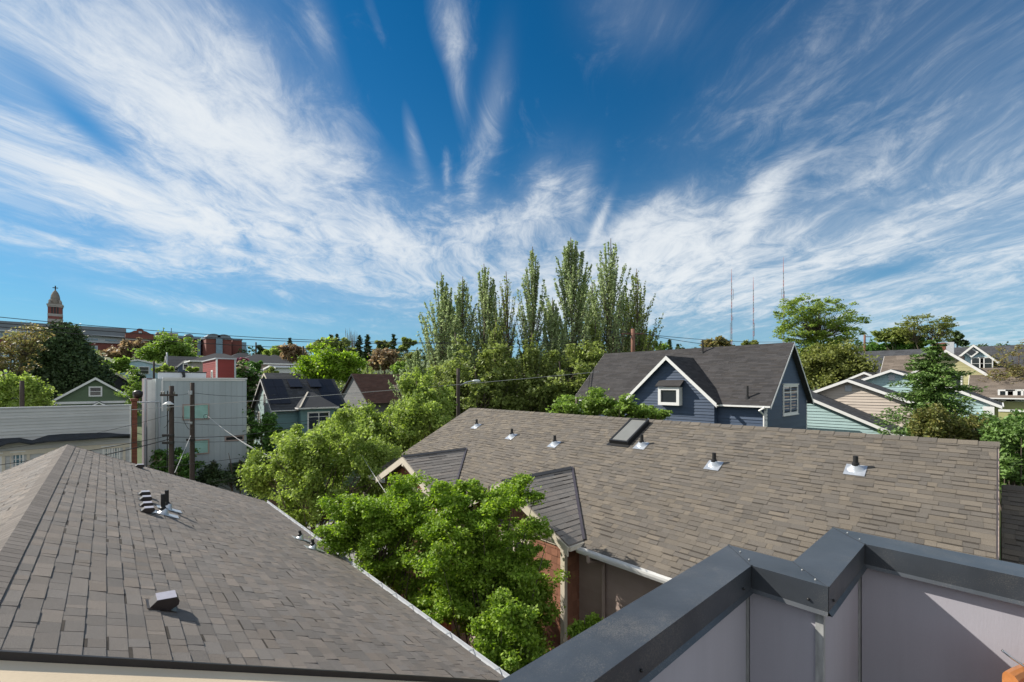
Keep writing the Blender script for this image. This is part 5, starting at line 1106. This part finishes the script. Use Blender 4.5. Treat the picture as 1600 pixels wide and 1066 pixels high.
PL = [('bushy silvery poplar at the left end of the poplar row', 652, 545, 50, 26, 70, 120, .0, 'leaf_poplar'),
      ('poplar with twin blunt tips, second from the left end of the row', 690, 426, 52, 24, 80, 95, .15, 'leaf_poplar'),
      ('lower poplar spire leaning right, third from the left of the row', 722, 432, 54, 20, 64, 85, .2, 'leaf_poplar'),
      ('dense poplar with a rounded top left of the bare branches', 757, 412, 52, 24, 84, 95, .2, 'leaf_poplar'),
      ('half-bare poplar with dead twiggy top in the middle of the row', 792, 424, 54, 20, 60, 40, .75, 'leaf_mid'),
      ('slender isolated poplar spire left of the tallest pair', 832, 386, 53, 19, 66, 80, .35, 'leaf_poplar'),
      ('tallest broad poplar, left of the highest pair', 893, 371, 52, 33, 120, 100, .1, 'leaf_poplar'),
      ('tallest pointed poplar, right of the highest pair', 953, 373, 54, 30, 104, 85, .3, 'leaf_poplar'),
      ('open twiggy poplar at the right end of the row', 996, 420, 56, 26, 84, 58, .35, 'leaf_mid'),
      ('short poplar filling between the isolated spire and the tallest one', 862, 465, 50, 18, 60, 100, .0, 'leaf_poplar'),
      ('low leafy poplar in front, under the dead top', 775, 500, 47, 26, 70, 110, .0, 'leaf_mid'),
      ('low leafy poplar just left of the red pole', 930, 500, 50, 26, 70, 110, .0, 'leaf_mid'),
      ('dark leaning branchy poplar behind the red pole', 1010, 510, 60, 22, 60, 90, .0, 'leaf_mid'),
      ('mid-height poplar between the first two spires', 706, 470, 55, 22, 60, 90, .1, 'leaf_poplar'),
      ('mid-height poplar between the rounded and the half-bare ones', 775, 462, 56, 24, 66, 80, .2, 'leaf_poplar'),
      ('mid-height poplar between the tallest two', 925, 440, 57, 24, 70, 80, .2, 'leaf_poplar'),
      ('mid-height twiggy poplar left of the pole at the right end', 975, 450, 58, 24, 66, 70, .3, 'leaf_mid'),
      ('low dense poplar above the street lamp', 712, 520, 46, 26, 70, 120, .0, 'leaf_poplar'),
      ('low poplar with ivy-dark foliage, right of the street lamp', 830, 520, 46, 26, 64, 110, .0, 'leaf_mid')]
for i, (lb, px, pyt, d, w_, nl_, per, bare, m_) in enumerate(PL): poplar(lb, px, pyt, d, w_, nl_, per, m_, bare=bare, seed=40+i, leafsz=.125)
tree('dark leafy understorey tree below the poplars, left half', 44, [(740,600,60,50),(700,620,40,40),(790,610,40,45)], .17, 330, 46, 'leaf_mid', cr=.8, base_px=745, up=.3)
tree('dark leafy understorey tree below the poplars, right half', 45, [(870,600,55,45),(920,590,45,45),(840,620,30,30)], .17, 330, 46, 'leaf_mid', cr=.8, base_px=880, up=.3)

# conifers
def conifer(label, px, pyt, pyb, d, wpx, m, levels=26, per=9, nq=34, leaf=.14, droop=.25, pw=.8, group=None, name='conifer_tree', cat='conifer', up=.5, irregular=.25, ground=None):
    t = P(px, pyt, d); g = gz(t.x, t.y) if ground is None else ground; zb = P(px, pyb, d).z; W = wpx*d/FX; o = thing(name, label, cat, (t.x, t.y, g), group); mb = MB(); cen = []; dirs = []
    mb.path([(t.x,t.y,g-.2),(t.x,t.y,(g+t.z)/2),(t.x,t.y,t.z)], [W*.08+.05, W*.05+.03, .015], 8)
    for i in range(levels):
        f = i/levels; z_ = zb+(t.z-zb)*f; L0 = W*(1-f)**pw+.08
        for k in range(per):
            an = RNG.uniform(0, 2*math.pi); L = L0*RNG.uniform(1-irregular*1.6, 1+irregular*.5); zz = z_+RNG.uniform(-.5,.5)*(t.z-zb)/levels
            dv = np.array([math.cos(an), math.sin(an), 0]); s = np.array([t.x, t.y, zz]); e = s+dv*L+np.array([0,0,-L*droop+.12*L])
            m1 = s+dv*L*.5+np.array([0,0,.06*L]); mb.path([s, m1, e], [.02+.03*L/3, .02, .005], 4, cap=False)
            n = max(5, int(nq*L/W*1.2)); q = RNG.uniform(.12, 1.02, n)[:, None]; pos = np.where(q < .5, s+(m1-s)*q*2, m1+(e-m1)*(q-.5)*2)
            sd = np.cross(dv, [0,0,1]); w_ = (.34*L)*(1.05-q)*RNG.uniform(-1, 1, (n, 1)); pos = pos+sd*w_+RNG.normal(size=(n, 3))*[.05*L,.05*L,.045*L]; pos[:, 2] -= np.abs(w_[:, 0])*.25
            cen.append(pos); dirs.append(np.tile(dv, (n, 1))+sd*np.sign(w_)*.6)
    part('trunk', mb, 'bark', o, True); leaf_mesh('crown', np.concatenate(cen), leaf, m, (t.x, t.y, g), o, up=up, aspect=.42, dirs=np.concatenate(dirs)); return o
conifer('layered green fir with drooping tips in front of the teal gables', 1457, 528, 700, 23, 72, 'leaf_fir', levels=27, per=9, nq=190, leaf=.085, droop=.12, pw=.7, irregular=.45)
tree('broad dark cedar, tallest tree in front of the hospital', 72, [(98,565,36,40),(98,530,20,20),(98,548,28,26),(78,592,38,36),(122,592,36,36),(98,625,62,28),(55,612,22,24)], .24, 1300, 50, 'leaf_pine', cr=1.15, spray=False, nl=30, base_px=98, name='conifer_tree', cat='conifer', up=-.2, flat=1.3, rr=(.75,1))
G = 'low arborvitae shrubs behind the right roof'
for px, py, rx, ry, lb in ((1462,668,22,22,'rounded bronze-green arborvitae, left of the pair below the fir'),(1517,676,30,18,'bronze-green arborvitae, right of the pair below the fir')):
    tree(lb, 18.5, [(px,py,rx,ry),(px-4,py+8,rx*.9,ry)], .055, 300, 52, 'leaf_thuja', cr=.24, base_px=px, group=G, name='shrub', cat='shrub', up=-.2, flat=1.5, rr=(.7,1), nl=10)
tree('dark green spreading shrub past the right end of the ridge', 17, [(1590,690,34,32),(1575,720,22,34),(1600,740,30,30)], .07, 300, 48, 'leaf_fir', cr=.32, base_px=1592, name='shrub', cat='shrub', up=.3)
tree('green shrub mass at the right frame edge below the fence', 26, [(1575,665,30,18),(1605,670,30,20),(1540,680,20,14)], .09, 240, 42, 'leaf_shrub', cr=.4, base_px=1580, name='shrub', cat='shrub', up=.3)
# umbrella-shaped tree and right hand trees
def spread(label, d, base_px, ells, leaf, ncl, per, m, cr, trunk='bark', r=.3, fork=.25, **kw):
    bl = []
    for e in ells: c = P(e[0], e[1], d+(e[4] if len(e) > 4 else 0)); k = d/FX; bl.append((c.x, c.y, c.z, e[2]*k, e[2]*k, e[3]*k))
    q = P(base_px, 600, d); g = gz(q.x, q.y); o = thing('tree', label, 'tree', (q.x, q.y, g)); top = max(b[2]+b[5] for b in bl); cl = clumps(bl, ncl, (.45, 1)); mb = MB()
    zf = g+(top-g)*fork; mb.path([(q.x,q.y,g-.2),(q.x,q.y,g+(zf-g)*.6),(q.x,q.y,zf)], [r*1.2, r, r*.85], 9); forks = []
    for k in range(9):
        an = 2*math.pi*k/7+random.random(); tip = cl[RNG.integers(len(cl))]; v = V3(((tip[0]-q.x)*.6, (tip[1]-q.y)*.6, (tip[2]-zf)*random.uniform(.5,.7))); p1_ = V3((q.x,q.y,zf))
        mb.path([p1_-UP*.3, p1_+v*.5, p1_+v], [r*.6, r*.42, r*.3], 7, cap=False); forks.append(p1_+v)
    for tip in cl:
        tip = V3(tip); s = min(forks+[V3((q.x,q.y,zf))], key=lambda a: (a-tip).length+(50 if a.z > tip.z else 0)); m1 = s.lerp(tip, .55)+V3((0,0,-.04*(tip-s).length))
        mb.path([s, m1, tip], [r*.2, r*.12, r*.03], 5, cap=False)
    part('trunk', mb, trunk, o, True); leaf_mesh('crown', scatter(cl, per, cr, .42), leaf, m, (q.x, q.y, g), o, up=.8, aspect=.6); return o
spread('umbrella-shaped yellow-green tree with visible branches right of the masts', 58, 1285, [(1262,480,30,22),(1232,492,18,26),(1300,492,34,24),(1332,510,26,16),(1250,518,32,26),(1290,522,40,24),(1225,525,12,20),(1320,535,26,14),(1270,545,40,18)], .13, 330, 60, 'leaf_lime', .8, 'bark', r=.22)
spread('airy olive tree high on the skyline above the fir', 95, 1448, [(1445,505,32,16),(1425,512,20,14),(1470,512,18,14),(1450,525,30,14)], .2, 170, 30, 'leaf_olive', 1.0, 'bark', r=.3)
spread('sparse orange-tinged tree with bare twigs at the right frame edge', 40, 1592, [(1590,560,26,28),(1570,600,26,26),(1600,620,30,30),(1560,630,20,20)], .1, 200, 20, 'leaf_orange', .6, 'bark', r=.16)
spread('blossoming yellow-brown tree at the left frame edge', 62, 12, [(5,535,24,20),(35,545,22,16),(50,520,22,12),(20,570,24,14),(-10,560,20,20)], .16, 170, 26, 'leaf_orange', .9, 'bark', r=.25)
tree('lime-green bush behind the white building at far left', 45, [(20,625,36,26),(52,620,20,22),(5,605,20,18),(65,640,14,10)], .14, 330, 44, 'leaf_lime', cr=.6, base_px=20, up=0, flat=1.1)
tree('white-flowering magnolia right of the red box', 56, [(392,615,12,36),(384,590,14,18),(400,640,12,30)], .17, 260, 36, 'leaf_shrub', cr=.5, base_px=392, m2='blossom', n2=110)
tree('white-flowering shrub at the foot of the grey building between the poles', 34, [(255,720,10,18),(280,728,22,26),(262,740,20,20)], .1, 240, 36, 'leaf_shrub', cr=.4, base_px=275, m2='blossom', n2=45, name='shrub', cat='shrub')
for px, pyt, lb in ((333.5,719,'small dark conical cypress, left of the two by the grey wall'),(375.5,719,'small dark conical cypress, right of the two by the grey wall')):
    conifer(lb, px, pyt, 765, 36, 8, 'leaf_pine', levels=16, per=8, nq=16, leaf=.08, droop=-.8, pw=.7, group='small cypresses by the grey wall', name='cypress', cat='cypress')
tree('dark hedge of shrubs between the cypresses and the fence', 36.5, [(355,742,22,14),(385,738,20,16),(410,720,22,22),(325,745,12,14)], .1, 240, 34, 'leaf_pine', cr=.45, base_px=365, name='hedge', cat='hedge')
tree('dark green garden tree beside the right wall of the grey building', 40, [(410,690,20,28),(395,670,10,28),(425,670,16,22)], .12, 240, 36, 'leaf_shrub', cr=.5, base_px=408)
tree('bright yellow-green tree between the chimney and the green house', 60, [(212,610,9,26),(207,640,6,16)], .14, 110, 34, 'leaf_bright', cr=.6, base_px=211)
tree('dark columnar yew in the garden behind the black house', 84, [(213,592,7,14)], .18, 90, 34, 'leaf_pine', cr=.7, base_px=213, name='yew_tree')

# hillside and skyline trees
def ht(label, px, py, rx, ry, d, m, n=110, leaf=None, flat=.7, **kw):
    e = [(px,py+ry*.15,rx*.7,ry*.62),(px-rx*.45,py+ry*.35,rx*.45,ry*.5),(px+rx*.42,py+ry*.32,rx*.45,ry*.5),(px+rx*.1,py-ry*.15,rx*.42,ry*.4)]
    tree(label, d, e, leaf or .0032*d+.02, n, 34, m, cr=rx*d/FX*.24, up=.3, group='trees on the hillside', flat=flat, nl=14, **kw)
HT = [('domed bright lime tree in front of the brick hospital', 268,545,44,28,140,'leaf_bright',230),
      ('rust-brown tree in front of the curved gable', 200,545,30,20,170,'leaf_rust',120),
      ('yellow-green tree below the rust tree, left of the white hillside house', 182,568,24,16,120,'leaf_bright',110),
      ('small yellow-green tree right of the dark cedar', 168,585,20,16,95,'leaf_lime',90),
      ('dark pine rising left of the domed lime tree', 246,535,10,14,180,'leaf_pine',70),
      ('round yellow-green bush in front of the dark blue bungalow', 259,578,14,9,95,'leaf_lime',70),
      ('small round lime bush right of the dark blue bungalow', 302,578,9,6,95,'leaf_lime',45),
      ('plum-coloured tree right of the red box', 376,567,12,13,88,'leaf_plum',80),
      ('dark green bushy tree below the taupe hip-roofed house', 398,575,13,14,84,'leaf_shrub',90),
      ('pale green shrub right of the dark bushy tree', 421,580,14,10,80,'leaf_mid',60),
      ('big bright green tree above the solar house', 520,568,54,34,78,'leaf_maple',420),
      ('rust-coloured tree on the skyline left of the big bright tree', 455,551,24,17,125,'leaf_rust',130),
      ('lime tree left of the rust-coloured skyline tree', 425,549,18,10,135,'leaf_lime',70),
      ('dark spiky bush on the skyline beside the thin pole', 406,548,10,8,145,'leaf_pine',50),
      ('green tree behind the big bright tree, on its left', 505,538,26,14,130,'leaf_mid',110),
      ('olive tree on the skyline above the big bright tree', 535,543,26,14,140,'leaf_mid',90),
      ('brownish tree right of the big bright tree', 600,560,30,22,98,'leaf_rust',150),
      ('yellow-green tree between the brownish tree and the poplars', 628,572,20,16,90,'leaf_bright',90),
      ('second brownish tree with lighter twigs behind the brown roof', 640,560,22,18,110,'leaf_olive',90),
      ('green tree on the skyline directly left of the poplars', 635,535,16,14,150,'leaf_mid',80),
      ('grey-green tree on the skyline above the brownish tree', 600,540,18,14,160,'leaf_olive',70),
      ('bright green tree top right of the poplars over the navy ridge', 1026,541,16,8,110,'leaf_bright',60),
      ('yellow-brown rounded tree between the poplars and the masts', 1118,536,26,16,120,'leaf_orange',170),
      ('thin olive tree between two of the masts', 1170,536,16,15,130,'leaf_olive',60),
      ('low green tree top just right of the masts', 1200,545,16,8,120,'leaf_mid',45),
      ('low grey-green tree line left of the yellow-brown tree', 1075,548,22,6,160,'leaf_far',50),
      ('olive-green tree under the umbrella-shaped tree', 1300,568,54,44,54,'leaf_olive',420),
      ('brownish-green tree right of the olive one, behind the teal gables', 1360,570,36,34,78,'leaf_olive',260),
      ('brown scrubby tree in front of the yellow house roof', 1395,565,24,20,76,'leaf_olive',150),
      ('green round tree on the skyline left of the airy olive tree', 1398,520,26,16,100,'leaf_mid',140),
      ('dark green tree under the green round one', 1425,535,22,16,98,'leaf_shrub',110),
      ('dark tree on the skyline above the pale blue house', 1497,528,14,12,110,'leaf_pine',80),
      ('hedge-like green tree below the small reddish pole', 1375,545,30,12,105,'leaf_shrub',110),
      ('yellow-green garden bush behind the board fence at far right', 1590,640,30,10,50,'leaf_lime',90),
      ('orange-green tree in front of the pale blue house, right side', 1560,600,22,18,58,'leaf_orange',120),
      ('low dark tree behind the navy house right gable', 1262,585,16,28,66,'leaf_mid',120)]
for lb, px, py, rx, ry, d, m_, n_ in HT: ht(lb, px, py, rx, ry, d, m_, n_)
SP = [('thin dark spruce on the skyline above the rust tree', 453,528,558,150,5),('dark pine with a broad top, left of the skyline pines', 517,522,560,160,8),('dark pine beside the broad-topped one', 527,521,560,165,8),
      ('dark pine in the middle of the skyline group', 562,523,562,150,10),('pointed dark spruce right of the middle pine', 574,522,562,150,9),('tall dark pine nearest the poplars', 615,521,562,140,10),('small dark spruce left of the tall pine', 592,536,565,140,7),('second small dark spruce left of the tall pine', 600,538,565,142,7),
      ('lone dark spruce over the navy roof, right of the poplars', 1046,530,556,150,5),('tiny pointed spruce right of the lone one', 1059,538,556,170,3),('small conical fir right of the small reddish pole', 1361,534,560,110,6)]
for lb, px, a_, b_, d, w_ in SP: conifer(lb, px, a_, b_, d, w_, 'leaf_pine', levels=15, per=8, nq=14, leaf=.0035*d, droop=.1, pw=.6, irregular=.5, group='dark conifers on the skyline')
# bare upright poplars on the skyline
for px, pyt, lb in ((545,513,'bare twiggy tree with several upright stems, left of the skyline pair'),(553,515,'bare twiggy tree, right of the skyline pair')):
    t = P(px, pyt, 150); g = gz(t.x, t.y); o = thing('bare_tree', lb, 'tree', (t.x, t.y, g), 'bare trees on the skyline'); mb = MB()
    for k in range(16):
        a_ = random.uniform(0, 6.28); q = random.uniform(.3, 1.6); mb.path([(t.x,t.y,g+(t.z-g)*.3), (t.x+q*math.cos(a_)*.7,t.y+q*math.sin(a_)*.7,g+(t.z-g)*.6), (t.x+q*math.cos(a_),t.y+q*math.sin(a_),t.z-random.random()*2.5)], [.12,.08,.03], 5)
    mb.path([(t.x,t.y,g-.2),(t.x,t.y,g+(t.z-g)*.35)], [.3,.2], 7); part('trunk', mb, 'twig', o)
# far woods closing the horizon, one mass
cl = []
for k in range(520):
    px = RNG.uniform(-150, 1750); d = RNG.uniform(330, 620); c = P(px, 600, d); h = RNG.uniform(4, 11); cl.append((c.x, c.y, gz(c.x, c.y)+h*.5, h*.7, h*.7, h*.6))
cc = np.array([(b[0],b[1],b[2]) for b in cl]); rad = np.array([b[3] for b in cl]); n = 90
d_ = RNG.normal(size=(len(cc), n, 3)); d_ /= np.linalg.norm(d_, axis=2, keepdims=True); d_ *= RNG.uniform(.5, 1, (len(cc), n, 1)); d_[:, :, 2] *= .9
o = leaf_mesh('distant_woods', (cc[:, None, :]+d_*rad[:, None, None]).reshape(-1, 3), 1.1, 'leaf_far', (0,0,0), None, up=.3); o['kind'] = 'stuff'; o['label'] = 'far-off wooded hillside along the horizon'; o['category'] = 'woods'
cl = []
for k in range(330):
    px = RNG.uniform(-150, 1750); d = RNG.uniform(85, 300); c = P(px, 600, d); h = RNG.uniform(2.0, 4.0); cl.append((c.x, c.y, gz(c.x, c.y)+h*.4, h*.9))
cc = np.array([b[:3] for b in cl]); rad = np.array([b[3] for b in cl]); n = 150
d_ = RNG.normal(size=(len(cc), n, 3)); d_ /= np.linalg.norm(d_, axis=2, keepdims=True); d_ *= RNG.uniform(.5, 1, (len(cc), n, 1)); d_[:, :, 2] *= .7
o = leaf_mesh('undergrowth', (cc[:, None, :]+d_*rad[:, None, None]).reshape(-1, 3), .42, 'leaf_mid', (0,0,0), None, up=.3); o['kind'] = 'stuff'; o['label'] = 'garden bushes and undergrowth covering the hillside between the houses'; o['category'] = 'bushes'
